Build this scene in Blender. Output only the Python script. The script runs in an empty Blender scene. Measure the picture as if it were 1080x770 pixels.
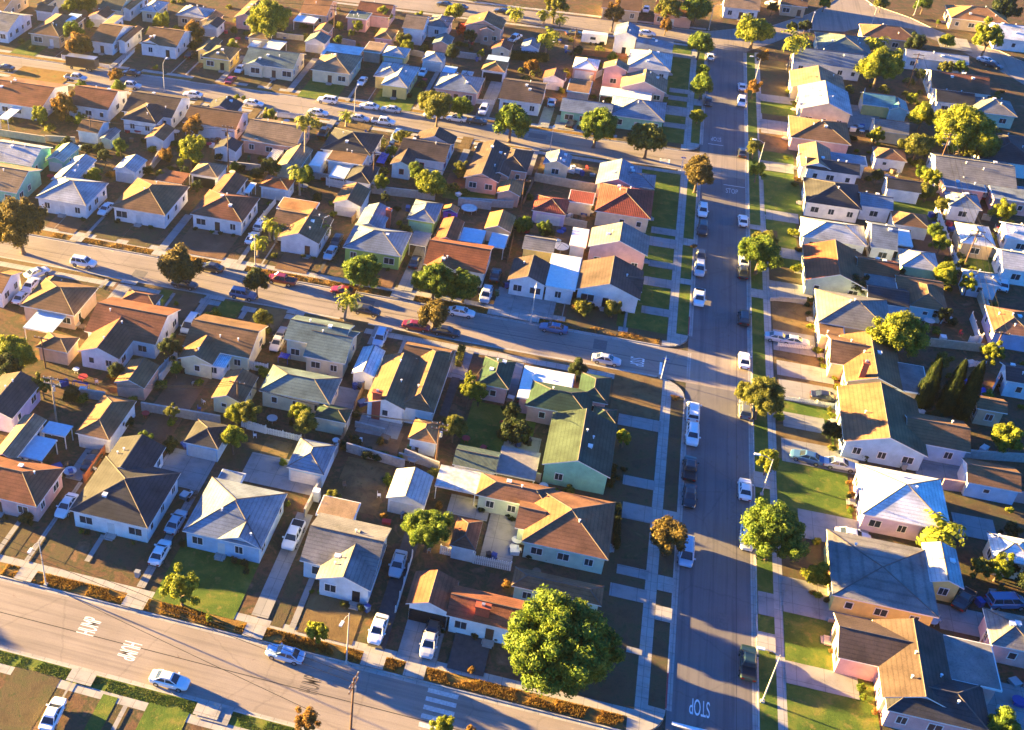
import bpy, bmesh, math, random
from mathutils import Vector, Matrix, noise
random.seed(7)
R = math.radians
scene = bpy.context.scene
col = scene.collection
G = 0.12                                   # level of the yards and pavements above the road
EAVE = 3.15

# ------------------------------------------------------------------ camera
CAMH = 110.0
F_, PX, PY = 1218.6548, 332.2904, 386.4301
PITCH, ROLL, YAW = 0.9417368, 0.0278041, 0.2717400
CM = Matrix.Rotation(YAW, 3, 'Z') @ Matrix.Rotation(PITCH, 3, 'X') @ Matrix.Rotation(ROLL, 3, 'Z')
cd = bpy.data.cameras.new('camera')
cam = bpy.data.objects.new('camera', cd)
col.objects.link(cam)
cam.matrix_world = Matrix.Translation((0, 0, CAMH)) @ CM.to_4x4()
cd.sensor_width = 36
cd.lens = F_ / 1080 * 36
cd.shift_x = (540 - PX) / 1080
cd.shift_y = (PY - 385) / 1080
cd.clip_start = 1
cd.clip_end = 3000
scene.camera = cam

# survey views of the photograph: origin and enlargement, so that tables can be read off them
V = {'p': (0, 0, 1.0)}
for r_, oy_ in enumerate((0, 190, 380, 570)):
    for c_, ox_ in enumerate((0, 260, 520, 800)):
        V['t%d%d' % (r_ + 1, c_ + 1)] = (ox_, oy_, 3.85)
for k_, o_ in {'A1': (0, 260), 'A2': (160, 290), 'A3': (300, 320), 'A4': (460, 360), 'A5': (400, 460), 'A6': (240, 440),
               'A7': (180, 500), 'A8': (400, 560), 'B1': (500, 480), 'B2': (0, 150), 'B3': (180, 150), 'B4': (340, 140),
               'B5': (480, 140), 'B6': (880, 560), 'B7': (880, 440), 'B8': (820, 310), 'C1': (820, 200), 'C4': (820, 80),
               'C6': (0, 60), 'C7': (120, 70), 'D4': (560, 0), 'D5': (300, 90)}.items():
    V[k_] = (o_[0], o_[1], 5.4)
V['C2'] = (960, 180, 6.417); V['C3'] = (960, 290, 6.417); V['C5'] = (920, 0, 6.417)
V['C8'] = (0, 0, 6.75); V['D1'] = (140, 0, 6.75); V['D2'] = (280, 0, 6.75); V['D3'] = (420, 0, 6.75)
V['D6'] = (0, 400, 6.75); V['D7'] = (0, 480, 6.75); V['D8'] = (980, 380, 6.42)

def at(v, x, y, z=G):
    """the point of the place at height z that a survey reading belongs to (metres)"""
    ox, oy, s = V[v]
    d = CM @ Vector(((ox + x / s - PX) / F_, -(oy + y / s - PY) / F_, -1))
    t = (z - CAMH) / d.z
    return Vector((d.x * t, d.y * t, z))

def mpp(p):
    """metres per photo pixel at a point"""
    d = CM.transposed() @ (Vector(p) - Vector((0, 0, CAMH)))
    return -d.z / F_

def proj(p):
    d = CM.transposed() @ (Vector(p) - Vector((0, 0, CAMH)))
    return PX + F_ * d.x / -d.z, PY - F_ * d.y / -d.z

def height_of(v, bx, by, tx, ty):
    b = at(v, bx, by)
    ox, oy, s = V[v]
    lo, hi = 0.5, 40.0
    for _ in range(40):
        m = (lo + hi) / 2
        if proj((b.x, b.y, G + m))[1] > oy + ty / s: lo = m
        else: hi = m
    return b, lo

# ------------------------------------------------------------------ materials
M = {}
def lin(c):
    return tuple(c) + (1,)
def new_mat(name):
    m = bpy.data.materials.new(name); m.use_nodes = True
    nt = m.node_tree
    return m, nt, nt.nodes['Principled BSDF']
def N(nt, t, **kw):
    n = nt.nodes.new(t)
    for k, v in kw.items():
        if k in n.inputs: n.inputs[k].default_value = v
        else: setattr(n, k, v)
    return n
def ramp(nt, fac, stops):
    r = nt.nodes.new('ShaderNodeValToRGB')
    e = r.color_ramp.elements
    while len(e) < len(stops): e.new(0.5)
    for i, (p, c) in enumerate(stops):
        e[i].position = p; e[i].color = lin(c)
    nt.links.new(fac, r.inputs[0])
    return r.outputs[0]
def mixc(nt, fac, a, b, mode='MIX'):
    n = nt.nodes.new('ShaderNodeMix'); n.data_type = 'RGBA'; n.blend_type = mode
    for s, v in ((0, fac), (6, a), (7, b)):
        if hasattr(v, 'default_value') or isinstance(v, bpy.types.NodeSocket): nt.links.new(v, n.inputs[s])
        else: n.inputs[s].default_value = v if s == 0 else lin(v)
    return n.outputs[2]
def sc(c, k):
    return tuple(min(1, x * k) for x in c)
def bump(nt, b, h, strength=0.4, dist=0.05):
    n = nt.nodes.new('ShaderNodeBump')
    n.inputs['Strength'].default_value = strength; n.inputs['Distance'].default_value = dist
    nt.links.new(h, n.inputs['Height']); nt.links.new(n.outputs[0], b.inputs['Normal'])

def plain(name, c, rough=0.6, metal=0.0, var=0.12, scale=1.5, spec=0.3, bmp=0.0):
    m, nt, b = new_mat(name)
    tc = N(nt, 'ShaderNodeTexCoord')
    n1 = N(nt, 'ShaderNodeTexNoise', Scale=scale, Detail=6.0, Roughness=0.65)
    nt.links.new(tc.outputs['Object'], n1.inputs['Vector'])
    c1 = ramp(nt, n1.outputs[0], [(0.3, sc(c, 1 - var)), (0.7, sc(c, 1 + var))])
    nt.links.new(c1, b.inputs['Base Color'])
    b.inputs['Roughness'].default_value = rough; b.inputs['Metallic'].default_value = metal
    b.inputs['Specular IOR Level'].default_value = spec
    if bmp:
        n2 = N(nt, 'ShaderNodeTexNoise', Scale=14.0, Detail=4.0)
        nt.links.new(tc.outputs['Object'], n2.inputs['Vector'])
        bump(nt, b, n2.outputs[0], bmp, 0.03)
    return m

def shingle(name, c, tile=False):
    m, nt, b = new_mat(name)
    geo = N(nt, 'ShaderNodeNewGeometry')
    oi = N(nt, 'ShaderNodeObjectInfo')
    big = N(nt, 'ShaderNodeTexNoise', Scale=0.35, Detail=5.0, Roughness=0.6)
    fine = N(nt, 'ShaderNodeTexNoise', Scale=4.5, Detail=6.0, Roughness=0.75)
    for n in (big, fine): nt.links.new(geo.outputs['Position'], n.inputs['Vector'])
    c1 = ramp(nt, big.outputs[0], [(0.28, sc(c, 0.6)), (0.5, c), (0.74, sc(c, 1.42))])
    c2 = ramp(nt, fine.outputs[0], [(0.3, (0.5, 0.5, 0.5)), (0.5, (1, 1, 1)), (0.75, (1.0, 0.93, 0.85))])
    cc = mixc(nt, 0.8, c1, c2, 'MULTIPLY')
    wv = N(nt, 'ShaderNodeTexWave', wave_type='BANDS', bands_direction='Z', Scale=1.55 if not tile else 1.2, Distortion=0.6)
    wv.inputs['Detail'].default_value = 2.0
    nt.links.new(geo.outputs['Position'], wv.inputs['Vector'])
    wr = ramp(nt, wv.outputs[0], [(0.0, (0.55, 0.55, 0.55)), (0.3, (1, 1, 1)), (1, (1, 1, 1))])
    cc = mixc(nt, 0.55, cc, wr, 'MULTIPLY')
    if tile:
        w2 = N(nt, 'ShaderNodeTexWave', wave_type='BANDS', bands_direction='X', Scale=0.9, Distortion=0.3)
        nt.links.new(geo.outputs['Position'], w2.inputs['Vector'])
        cc = mixc(nt, 0.5, cc, ramp(nt, w2.outputs[0], [(0, (0.55, 0.55, 0.55)), (0.6, (1, 1, 1))]), 'MULTIPLY')
        fine = w2
    nt.links.new(cc, b.inputs['Base Color'])
    b.inputs['Roughness'].default_value = 0.9
    b.inputs['Specular IOR Level'].default_value = 0.2
    bump(nt, b, fine.outputs[0], 0.55, 0.06)
    return m

WALL = {'white': (.72, .71, .68), 'cream': (.66, .57, .38), 'peach': (.62, .42, .28), 'pink': (.6, .36, .33), 'salmon': (.62, .34, .24),
        'yellow': (.66, .52, .18), 'pale yellow': (.68, .62, .4), 'mint': (.25, .52, .35), 'lime green': (.32, .46, .12), 'light blue': (.36, .5, .62),
        'pale green': (.5, .58, .44), 'lilac': (.52, .43, .56), 'tan': (.5, .38, .24), 'grey': (.4, .4, .4), 'cyan': (.28, .56, .62), 'pale blue': (.5, .6, .66)}
ROOF = {'brown': (.2, .11, .056), 'red-brown': (.22, .083, .045), 'rust': (.27, .09, .04), 'tan': (.27, .185, .115), 'charcoal': (.052, .05, .05),
        'dark brown': (.09, .062, .05), 'grey': (.21, .2, .185), 'blue-grey': (.2, .235, .27), 'light grey': (.4, .41, .41), 'white': (.7, .69, .66),
        'teal-grey': (.13, .18, .165), 'dark green': (.036, .072, .045), 'moss': (.045, .066, .045), 'orange-brown': (.38, .18, .07), 'terracotta': (.23, .11, .06),
        'olive': (.13, .115, .065), 'red tile': (.24, .055, .04), 'yellow': (.5, .36, .14), 'teal': (.12, .3, .31), 'pale green': (.36, .44, .36)}
for k, c in WALL.items(): M['w_' + k] = plain('stucco ' + k, c, 0.85, var=0.17, scale=0.7, bmp=0.2)
for k, c in ROOF.items(): M['r_' + k] = shingle('roofing ' + k, c, k == 'red tile')
M['fascia'] = plain('white painted timber', (.7, .68, .64), 0.6)
M['ridge'] = plain('ridge cap', (.11, .09, .08), 0.9)
M['glass'] = plain('window glass', (.03, .04, .05), 0.12, spec=0.6, var=0.3)
M['frame'] = plain('window frame', (.72, .71, .68), 0.5)
M['redframe'] = plain('red painted shutter', (.4, .03, .04), 0.6)
M['door'] = plain('brown door', (.12, .06, .035), 0.5)
M['door2'] = plain('pale door', (.6, .58, .54), 0.5)
M['dark'] = plain('dark opening', (.012, .012, .014), 0.9)  # also a flat dark panel in place of the shade inside open garages
M['brick'] = plain('red brick', (.32, .075, .045), 0.85, var=0.3, scale=6)
M['metal'] = plain('galvanised metal', (.45, .46, .47), 0.4, 0.6)
M['whitemetal'] = plain('white enamel', (.72, .72, .72), 0.4)
M['patio'] = plain('white patio roofing', (.62, .64, .62), 0.6, var=0.2)
M['patiow'] = plain('bright patio roofing', (.75, .73, .68), 0.6, var=0.1)
M['patiob'] = plain('pale blue patio roofing', (.42, .55, .62), 0.5, var=0.12)
M['patiog'] = plain('grey patio roofing', (.22, .2, .19), 0.8, var=0.2)
M['wood'] = plain('weathered wood', (.18, .12, .08), 0.85, var=0.3, scale=4)
M['polewood'] = plain('creosoted pole', (.13, .07, .045), 0.85, var=0.3, scale=3)
M['palewood'] = plain('grey pole wood', (.32, .25, .18), 0.85, var=0.3, scale=3)
M['concretepole'] = plain('pale concrete pole', (.42, .4, .37), 0.7)
M['wire'] = plain('black cable', (.015, .015, .016), 0.6)

# striped corrugated roofing
def corrugated(name, a, b2, s=2.2):
    m, nt, b = new_mat(name)
    geo = N(nt, 'ShaderNodeNewGeometry')
    wv = N(nt, 'ShaderNodeTexWave', wave_type='BANDS', bands_direction='X', Scale=s, Distortion=0.4)
    nt.links.new(geo.outputs['Position'], wv.inputs['Vector'])
    n1 = N(nt, 'ShaderNodeTexNoise', Scale=1.6, Detail=6.0)
    nt.links.new(geo.outputs['Position'], n1.inputs['Vector'])
    c = ramp(nt, wv.outputs[0], [(0.2, a), (0.75, b2)])
    c = mixc(nt, 0.7, c, ramp(nt, n1.outputs[0], [(0.35, (.45, .45, .45)), (0.6, (1, 1, 1))]), 'MULTIPLY')
    nt.links.new(c, b.inputs['Base Color'])
    b.inputs['Roughness'].default_value = 0.5
    bump(nt, b, wv.outputs[0], 0.5, 0.04)
    return m
M['corr'] = corrugated('corrugated pale sheet', (.3, .32, .33), (.68, .69, .68))
M['corrgreen'] = corrugated('green ridged tiles', (.035, .06, .045), (.12, .16, .11), 1.8)
M['corrblue'] = corrugated('blue-white ridged sheet', (.4, .52, .58), (.68, .74, .76), 1.0)

# ground surfaces
def groundmat(name, stops, s1=0.25, s2=3.0, k=0.55, bmp=0.5, rough=0.95, speck=None):
    m, nt, b = new_mat(name)
    geo = N(nt, 'ShaderNodeNewGeometry')
    n1 = N(nt, 'ShaderNodeTexNoise', Scale=s1, Detail=7.0, Roughness=0.62, Distortion=0.6)
    n2 = N(nt, 'ShaderNodeTexNoise', Scale=s2, Detail=8.0, Roughness=0.75)
    for n in (n1, n2): nt.links.new(geo.outputs['Position'], n.inputs['Vector'])
    c = ramp(nt, n1.outputs[0], stops)
    c = mixc(nt, k, c, ramp(nt, n2.outputs[0], [(0.28, (.4, .4, .4)), (0.5, (.95, .95, .95)), (0.72, (1.0, .96, .88))]), 'MULTIPLY')
    if speck:
        n3 = N(nt, 'ShaderNodeTexNoise', Scale=0.9, Detail=5.0, Roughness=0.7)
        nt.links.new(geo.outputs['Position'], n3.inputs['Vector'])
        f = ramp(nt, n3.outputs[0], [(0.56, (0, 0, 0)), (0.68, (1, 1, 1))])
        c = mixc(nt, f, c, speck)
    nt.links.new(c, b.inputs['Base Color'])
    b.inputs['Roughness'].default_value = rough
    b.inputs['Specular IOR Level'].default_value = 0.15
    bump(nt, b, n2.outputs[0], bmp, 0.12)
    return m
M['soil'] = groundmat('yard soil', [(.28, (.05, .034, .025)), (.44, (.14, .078, .046)), (.55, (.065, .062, .03)), (.64, (.17, .098, .058)), (.76, (.23, .15, .095))], .33, 4.0, k=.7, speck=(.05, .06, .022))
M['dirt'] = groundmat('bare red dirt', [(.3, (.13, .07, .042)), (.55, (.18, .1, .06)), (.75, (.22, .14, .09))], speck=(.12, .08, .05))
M['dry'] = groundmat('dry lawn', [(.3, (.1, .065, .03)), (.5, (.16, .105, .05)), (.7, (.19, .14, .065))], 0.4, 5.0, speck=(.08, .07, .03))
M['dim'] = groundmat('worn lawn', [(.28, (.07, .048, .03)), (.5, (.1, .074, .042)), (.62, (.08, .076, .036)), (.74, (.15, .11, .065))], 0.35, 5.0, speck=(.05, .06, .025))
M['green'] = groundmat('watered lawn', [(.3, (.045, .085, .014)), (.48, (.07, .12, .02)), (.62, (.13, .15, .028)), (.75, (.2, .17, .05))], 0.3, 5.0, k=.75, bmp=.8, speck=(.16, .14, .04))
M['strip'] = groundmat('dry verge grass', [(.3, (.14, .075, .02)), (.5, (.22, .12, .035)), (.7, (.2, .15, .04))], 0.5, 5.0, k=0.8, bmp=0.9, speck=(.1, .11, .025))

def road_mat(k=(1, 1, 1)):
    m, nt, b = new_mat('old asphalt')
    geo = N(nt, 'ShaderNodeNewGeometry')
    n1 = N(nt, 'ShaderNodeTexNoise', Scale=0.12, Detail=6.0, Roughness=0.6)
    n2 = N(nt, 'ShaderNodeTexNoise', Scale=6.0, Detail=8.0, Roughness=0.8)
    n3 = N(nt, 'ShaderNodeTexNoise', Scale=0.55, Detail=6.0, Roughness=0.7, Distortion=1.2)
    for n in (n1, n2, n3): nt.links.new(geo.outputs['Position'], n.inputs['Vector'])
    c = ramp(nt, n1.outputs[0], [(.3, (.25, .208, .176)), (.5, (.29, .243, .206)), (.7, (.325, .272, .23))])
    c = mixc(nt, 0.5, c, ramp(nt, n2.outputs[0], [(.3, (.6, .6, .6)), (.6, (1, 1, 1))]), 'MULTIPLY')
    c = mixc(nt, 0.8, c, ramp(nt, n3.outputs[0], [(.64, (1, 1, 1)), (.72, (.62, .5, .46))]), 'MULTIPLY')
    sx = N(nt, 'ShaderNodeSeparateXYZ'); nt.links.new(geo.outputs['Position'], sx.inputs[0])
    gt = N(nt, 'ShaderNodeMath', operation='GREATER_THAN'); nt.links.new(sx.outputs[0], gt.inputs[0]); gt.inputs[1].default_value = 17.3
    tr = []
    for sc_ in ((.03, 1.1, 1), (1.1, .025, 1)):
        mpn = N(nt, 'ShaderNodeMapping'); mpn.inputs['Scale'].default_value = sc_; nt.links.new(geo.outputs['Position'], mpn.inputs['Vector'])
        nz = N(nt, 'ShaderNodeTexNoise', Scale=1.0, Detail=5.0, Roughness=0.6); nt.links.new(mpn.outputs[0], nz.inputs['Vector']); tr.append(nz)
    trk = mixc(nt, gt.outputs[0], tr[0].outputs[0], tr[1].outputs[0])
    c = mixc(nt, 0.85, c, ramp(nt, trk, [(.34, (.66, .66, .68)), (.52, (1, 1, 1)), (.66, (.86, .85, .85))]), 'MULTIPLY')
    vor = N(nt, 'ShaderNodeTexVoronoi', feature='DISTANCE_TO_EDGE', Scale=0.09)
    mp = N(nt, 'ShaderNodeVectorMath', operation='ADD')
    nt.links.new(geo.outputs['Position'], mp.inputs[0]); nt.links.new(n3.outputs[1], mp.inputs[1])
    nt.links.new(mp.outputs[0], vor.inputs['Vector'])
    c = mixc(nt, 0.22, c, ramp(nt, vor.outputs['Distance'], [(0.004, (.35, .35, .35)), (0.012, (1, 1, 1))]), 'MULTIPLY')
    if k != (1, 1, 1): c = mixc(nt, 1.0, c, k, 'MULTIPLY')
    nt.links.new(c, b.inputs['Base Color'])
    b.inputs['Roughness'].default_value = 0.85
    b.inputs['Specular IOR Level'].default_value = 0.25
    bump(nt, b, n2.outputs[0], 0.25, 0.03)
    return m
M['road'] = road_mat(); M['road2'] = road_mat((.56, .62, .72))  # copy for the wide street: darker asphalt with its bluish shade tinted in
def conc(name, c, s=1.0):
    m, nt, b = new_mat(name)
    geo = N(nt, 'ShaderNodeNewGeometry')
    n1 = N(nt, 'ShaderNodeTexNoise', Scale=0.5, Detail=8.0, Roughness=0.7)
    nt.links.new(geo.outputs['Position'], n1.inputs['Vector'])
    c1 = ramp(nt, n1.outputs[0], [(.25, sc(c, .62)), (.5, c), (.75, sc(c, 1.12))])
    br = N(nt, 'ShaderNodeTexBrick', offset=0.0, Scale=1.0)
    br.inputs['Mortar Size'].default_value = 0.03; br.inputs['Brick Width'].default_value = 1.6 * s; br.inputs['Row Height'].default_value = 1.6 * s
    br.inputs['Color1'].default_value = (1, 1, 1, 1); br.inputs['Color2'].default_value = (.88, .88, .88, 1); br.inputs['Mortar'].default_value = (.35, .35, .35, 1)
    nt.links.new(geo.outputs['Position'], br.inputs['Vector'])
    cc = mixc(nt, 0.75, c1, br.outputs[0], 'MULTIPLY')
    nt.links.new(cc, b.inputs['Base Color'])
    b.inputs['Roughness'].default_value = 0.85
    b.inputs['Specular IOR Level'].default_value = 0.2
    return m
M['concrete'] = conc('pavement concrete', (.36, .34, .31))
M['drive'] = conc('driveway concrete', (.28, .27, .255), 2.0)
M['kerb'] = plain('kerb concrete', (.38, .36, .33), 0.85, var=0.25)
M['asphalt2'] = plain('dark driveway', (.07, .066, .065), 0.9, var=0.25, bmp=0.2)
M['paint'] = plain('road paint', (.8, .8, .78), 0.7, var=0.15, scale=3)
M['oldpaint'] = plain('worn dark paint', (.07, .06, .06), 0.8, var=0.3, scale=3)
M['seam'] = plain('tar seam', (.035, .03, .03), 0.8)

# foliage
def leafmat(name, a, b2, c3):
    m, nt, b = new_mat(name)
    oi = N(nt, 'ShaderNodeObjectInfo')
    geo = N(nt, 'ShaderNodeNewGeometry')
    n1 = N(nt, 'ShaderNodeTexNoise', Scale=0.8, Detail=4.0)
    nt.links.new(geo.outputs['Position'], n1.inputs['Vector'])
    ri = N(nt, 'ShaderNodeMath', operation='ADD')
    nt.links.new(n1.outputs[0], ri.inputs[0])
    r2 = N(nt, 'ShaderNodeMath', operation='MULTIPLY_ADD')
    nt.links.new(geo.outputs['Random Per Island'], r2.inputs[0]); r2.inputs[1].default_value = 0.45; r2.inputs[2].default_value = -0.22
    nt.links.new(r2.outputs[0], ri.inputs[1])
    c = ramp(nt, ri.outputs[0], [(.25, a), (.5, b2), (.78, c3)])
    nt.links.new(c, b.inputs['Base Color'])
    b.inputs['Roughness'].default_value = 0.65
    b.inputs['Specular IOR Level'].default_value = 0.2
    tr = N(nt, 'ShaderNodeBsdfTranslucent'); nt.links.new(c, tr.inputs[0])
    mx = N(nt, 'ShaderNodeMixShader'); mx.inputs[0].default_value = 0.38
    nt.links.new(b.outputs[0], mx.inputs[1]); nt.links.new(tr.outputs[0], mx.inputs[2])
    nt.links.new(mx.outputs[0], nt.nodes['Material Output'].inputs[0])
    return m
M['lf_green'] = leafmat('leaf green', (.045, .088, .012), (.1, .155, .018), (.21, .25, .03))
M['lf_yellow'] = leafmat('leaf yellow-green', (.08, .115, .013), (.18, .205, .02), (.33, .32, .03))
M['lf_orange'] = leafmat('leaf rusty', (.1, .065, .02), (.22, .12, .03), (.36, .19, .035))
M['lf_brown'] = leafmat('leaf olive-brown', (.05, .045, .018), (.115, .085, .024), (.2, .135, .03))
M['lf_dark'] = leafmat('leaf dark', (.018, .034, .014), (.035, .055, .018), (.065, .075, .024))
M['lf_olive'] = leafmat('leaf olive', (.06, .078, .018), (.125, .135, .025), (.22, .2, .035))
M['lf_flower'] = leafmat('red blossom', (.3, .04, .02), (.45, .07, .02), (.5, .15, .02))
M['lf_dry'] = leafmat('dry frond', (.16, .1, .05), (.25, .17, .09), (.34, .25, .14))
M['bark'] = plain('bark', (.13, .09, .065), 0.9, var=0.3, scale=4)
M['palebark'] = plain('pale palm bark', (.3, .23, .16), 0.9, var=0.3, scale=4)

# ------------------------------------------------------------------ mesh helper
class MB:
    def __init__(s): s.v = []; s.f = []; s.m = []; s.sm = []
    def face(s, pts, mi=0, sm=False):
        n = len(s.v); s.v += [tuple(p) for p in pts]; s.f.append(tuple(range(n, n + len(pts)))); s.m.append(mi); s.sm.append(sm)
    def box(s, x0, y0, z0, x1, y1, z1, mi=0, top=None, bottom=True):
        a = [(x0, y0, z0), (x1, y0, z0), (x1, y1, z0), (x0, y1, z0)]; b = [(x, y, z1) for x, y, _ in a]
        if bottom: s.face(a[::-1], mi)
        s.face(b, mi if top is None else top)
        for i in range(4):
            j = (i + 1) % 4; s.face([a[i], a[j], b[j], b[i]], mi)
    def prism(s, pts, z0, z1, mi=0, top=None):
        a = [(x, y, z0) for x, y in pts]; b = [(x, y, z1) for x, y in pts]
        s.face(a[::-1], mi); s.face(b, mi if top is None else top)
        for i in range(len(pts)):
            j = (i + 1) % len(pts); s.face([a[i], a[j], b[j], b[i]], mi)
    def obox(s, c, ax, hx, hy, z0, z1, mi=0):
        ca, sa = math.cos(ax), math.sin(ax)
        pts = [(c[0] + ca * i * hx - sa * j * hy, c[1] + sa * i * hx + ca * j * hy) for i, j in ((-1, -1), (1, -1), (1, 1), (-1, 1))]
        s.prism(pts, z0, z1, mi)
    def tube(s, pts, rads, n=8, mi=0, caps=True, sm=True):
        rings = []
        for i, p in enumerate(pts):
            p = Vector(p)
            d = (Vector(pts[min(i + 1, len(pts) - 1)]) - Vector(pts[max(i - 1, 0)])).normalized()
            u = d.orthogonal().normalized(); w = d.cross(u)
            r = rads[i] if isinstance(rads, (list, tuple)) else rads
            if i and rings:   # keep twist small
                pu = (Vector(rings[-1][0]) - Vector(pts[i - 1])); pu -= d * pu.dot(d)
                if pu.length > 1e-6: u = pu.normalized(); w = d.cross(u)
            rings.append([p + u * r * math.cos(2 * math.pi * k / n) + w * r * math.sin(2 * math.pi * k / n) for k in range(n)])
        for a, b in zip(rings, rings[1:]):
            for k in range(n):
                j = (k + 1) % n; s.face([a[k], a[j], b[j], b[k]], mi, sm)
        if caps: s.face(rings[0][::-1], mi); s.face(rings[-1], mi)
    def mesh(s, name, mats):
        me = bpy.data.meshes.new(name)
        me.from_pydata(s.v, [], s.f)
        for m in mats: me.materials.append(m)
        me.polygons.foreach_set('material_index', s.m)
        me.polygons.foreach_set('use_smooth', s.sm)
        me.update()
        return me
    def build(s, name, mats, parent=None, loc=None):
        if not isinstance(mats, (list, tuple)): mats = [mats]
        o = bpy.data.objects.new(name, s.mesh(name, mats)); col.objects.link(o)
        if parent: o.parent = parent
        if loc is not None: o.location = loc
        return o

def weld(o):
    bm = bmesh.new(); bm.from_mesh(o.data); bmesh.ops.remove_doubles(bm, verts=bm.verts, dist=1e-4)
    bm.to_mesh(o.data); bm.free(); return o
def empty(name, loc, rz=0):
    o = bpy.data.objects.new(name, None); col.objects.link(o)
    o.empty_display_size = 0.3; o.location = loc; o.rotation_euler = (0, 0, rz); return o
def link(name, me, parent=None, loc=(0, 0, 0), rz=0, mat=None, scale=None):
    o = bpy.data.objects.new(name, me); col.objects.link(o); o.location = loc; o.rotation_euler = (0, 0, rz)
    if parent: o.parent = parent
    if scale is not None: o.scale = scale if isinstance(scale, (tuple, list)) else (scale,) * 3
    if mat is not None:
        o.material_slots[0].link = 'OBJECT'; o.material_slots[0].material = mat
    return o
def struct(o, label=None):
    o['kind'] = 'structure'
    if label: o['label'] = label; o['category'] = o.name.split('.')[0].replace('_', ' ')
    return o

# ------------------------------------------------------------------ labels: collected while building, written at the end
THINGS = []
ORD = ['', 'first', 'second', 'third', 'fourth', 'fifth', 'sixth', 'seventh', 'eighth', 'ninth', 'tenth', 'eleventh', 'twelfth', 'thirteenth',
       'fourteenth', 'fifteenth', 'sixteenth', 'seventeenth', 'eighteenth', 'nineteenth', 'twentieth', 'twenty-first', 'twenty-second',
       'twenty-third', 'twenty-fourth', 'twenty-fifth', 'twenty-sixth', 'twenty-seventh', 'twenty-eighth', 'twenty-ninth', 'thirtieth']
def zone(x, y):
    if y < 76.3 and x < 17: return 'south of lower street', 'x'
    if 12.5 < x < 31.5 and (y < 312): return ('on west kerb of wide street' if x < 22.4 else 'on east kerb of wide street'), 'y'
    if x >= 31.5:
        if y > 300 and x < 120: return 'by the curving road upper right', 'y'
        return ('on east side of wide street', 'y') if x < 50 else ('in back lots at far right', 'y')
    if y < 92.5: return 'along lower street', 'x'
    if y < 124: return 'in lots north of lower street', 'x'
    if y < 157: return 'in lots south of middle street', 'x'
    if y < 173.2: return 'along middle street', 'x'
    if y < 205: return 'in lots north of middle street', 'x'
    if y < 236.5: return 'in lots south of top street', 'x'
    if y < 252.5: return 'along top street', 'x'
    if y < 284: return 'in lots north of top street', 'x'
    if y < 312: return 'in lots below farthest street', 'x'
    return 'along farthest street', 'x'
def tag(o, desc, cat, group=None, pos=None, full=False):
    p = pos if pos is not None else o.location
    THINGS.append((o, desc, cat, group, (p[0], p[1]), full)); o['category'] = cat
    if group: o['group'] = group
    return o
def finish_labels():
    buckets = {}
    for o, desc, cat, group, p, full in THINGS:
        if full: o['label'] = desc; continue
        z, ax = zone(*p)
        buckets.setdefault((desc, z, ax), []).append((p[0] if ax == 'x' else p[1], o))
    for (desc, z, ax), lst in buckets.items():
        if len((desc + ' ' + z).split()) > 12: z = z.replace('in lots ', '').replace('on east side', 'east').replace('in back lots ', '')
        lst.sort(key=lambda t: t[0]); n = len(lst)
        for i, (_, o) in enumerate(lst):
            if n == 1: o['label'] = desc + ' ' + z; continue
            lo, hi = ('left', 'right') if ax == 'x' else ('bottom', 'top')
            k, e = (i + 1, lo) if i + 1 <= n - i else (n - i, hi)
            rk = ('lowest' if e == 'bottom' else 'topmost' if e == 'top' else e + 'most') if k == 1 else ORD[k] + ' from ' + e
            o['label'] = desc + ' ' + z + ', ' + rk
# ------------------------------------------------------------------ buildings
def rect(v, xa, ya, xb, yb, z):
    a, b = at(v, xa, ya, z), at(v, xb, yb, z)
    return min(a.x, b.x), min(a.y, b.y), max(a.x, b.x), max(a.y, b.y)

def roof_hip(mb, x0, y0, x1, y1, z, p, t=0.16):
    w, d = x1 - x0, y1 - y0
    h = p * min(w, d) / 2
    zt = z + t
    if w >= d:
        a, b = (x0 + d / 2, (y0 + y1) / 2, zt + h), (x1 - d / 2, (y0 + y1) / 2, zt + h)
    else:
        a, b = ((x0 + x1) / 2, y0 + w / 2, zt + h), ((x0 + x1) / 2, y1 - w / 2, zt + h)
    c = [(x0, y0, zt), (x1, y0, zt), (x1, y1, zt), (x0, y1, zt)]
    if w >= d:
        fs = [[c[0], c[1], b, a], [c[1], c[2], b], [c[2], c[3], a, b], [c[3], c[0], a]]
        hips = [(c[0], a), (c[3], a), (c[1], b), (c[2], b), (a, b)]
    else:
        fs = [[c[0], c[1], a], [c[1], c[2], b, a], [c[2], c[3], b], [c[3], c[0], a, b]]
        hips = [(c[0], a), (c[1], a), (c[2], b), (c[3], b), (a, b)]
    for f in fs:
        q = []
        for pt in f:
            if not q or (Vector(pt) - Vector(q[-1])).length > 1e-3: q.append(pt)
        if (Vector(q[0]) - Vector(q[-1])).length < 1e-3: q.pop()
        mb.face(q, 0)
    e = [(x, y, z) for x, y, _ in c]
    for i in range(4):
        j = (i + 1) % 4; mb.face([e[i], e[j], c[j], c[i]], 1)
    mb.face(e[::-1], 1)
    for u, w_ in hips:
        if (Vector(u) - Vector(w_)).length > 0.3:
            mb.tube([u, w_], 0.085, 5, 2, True, False)

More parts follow.
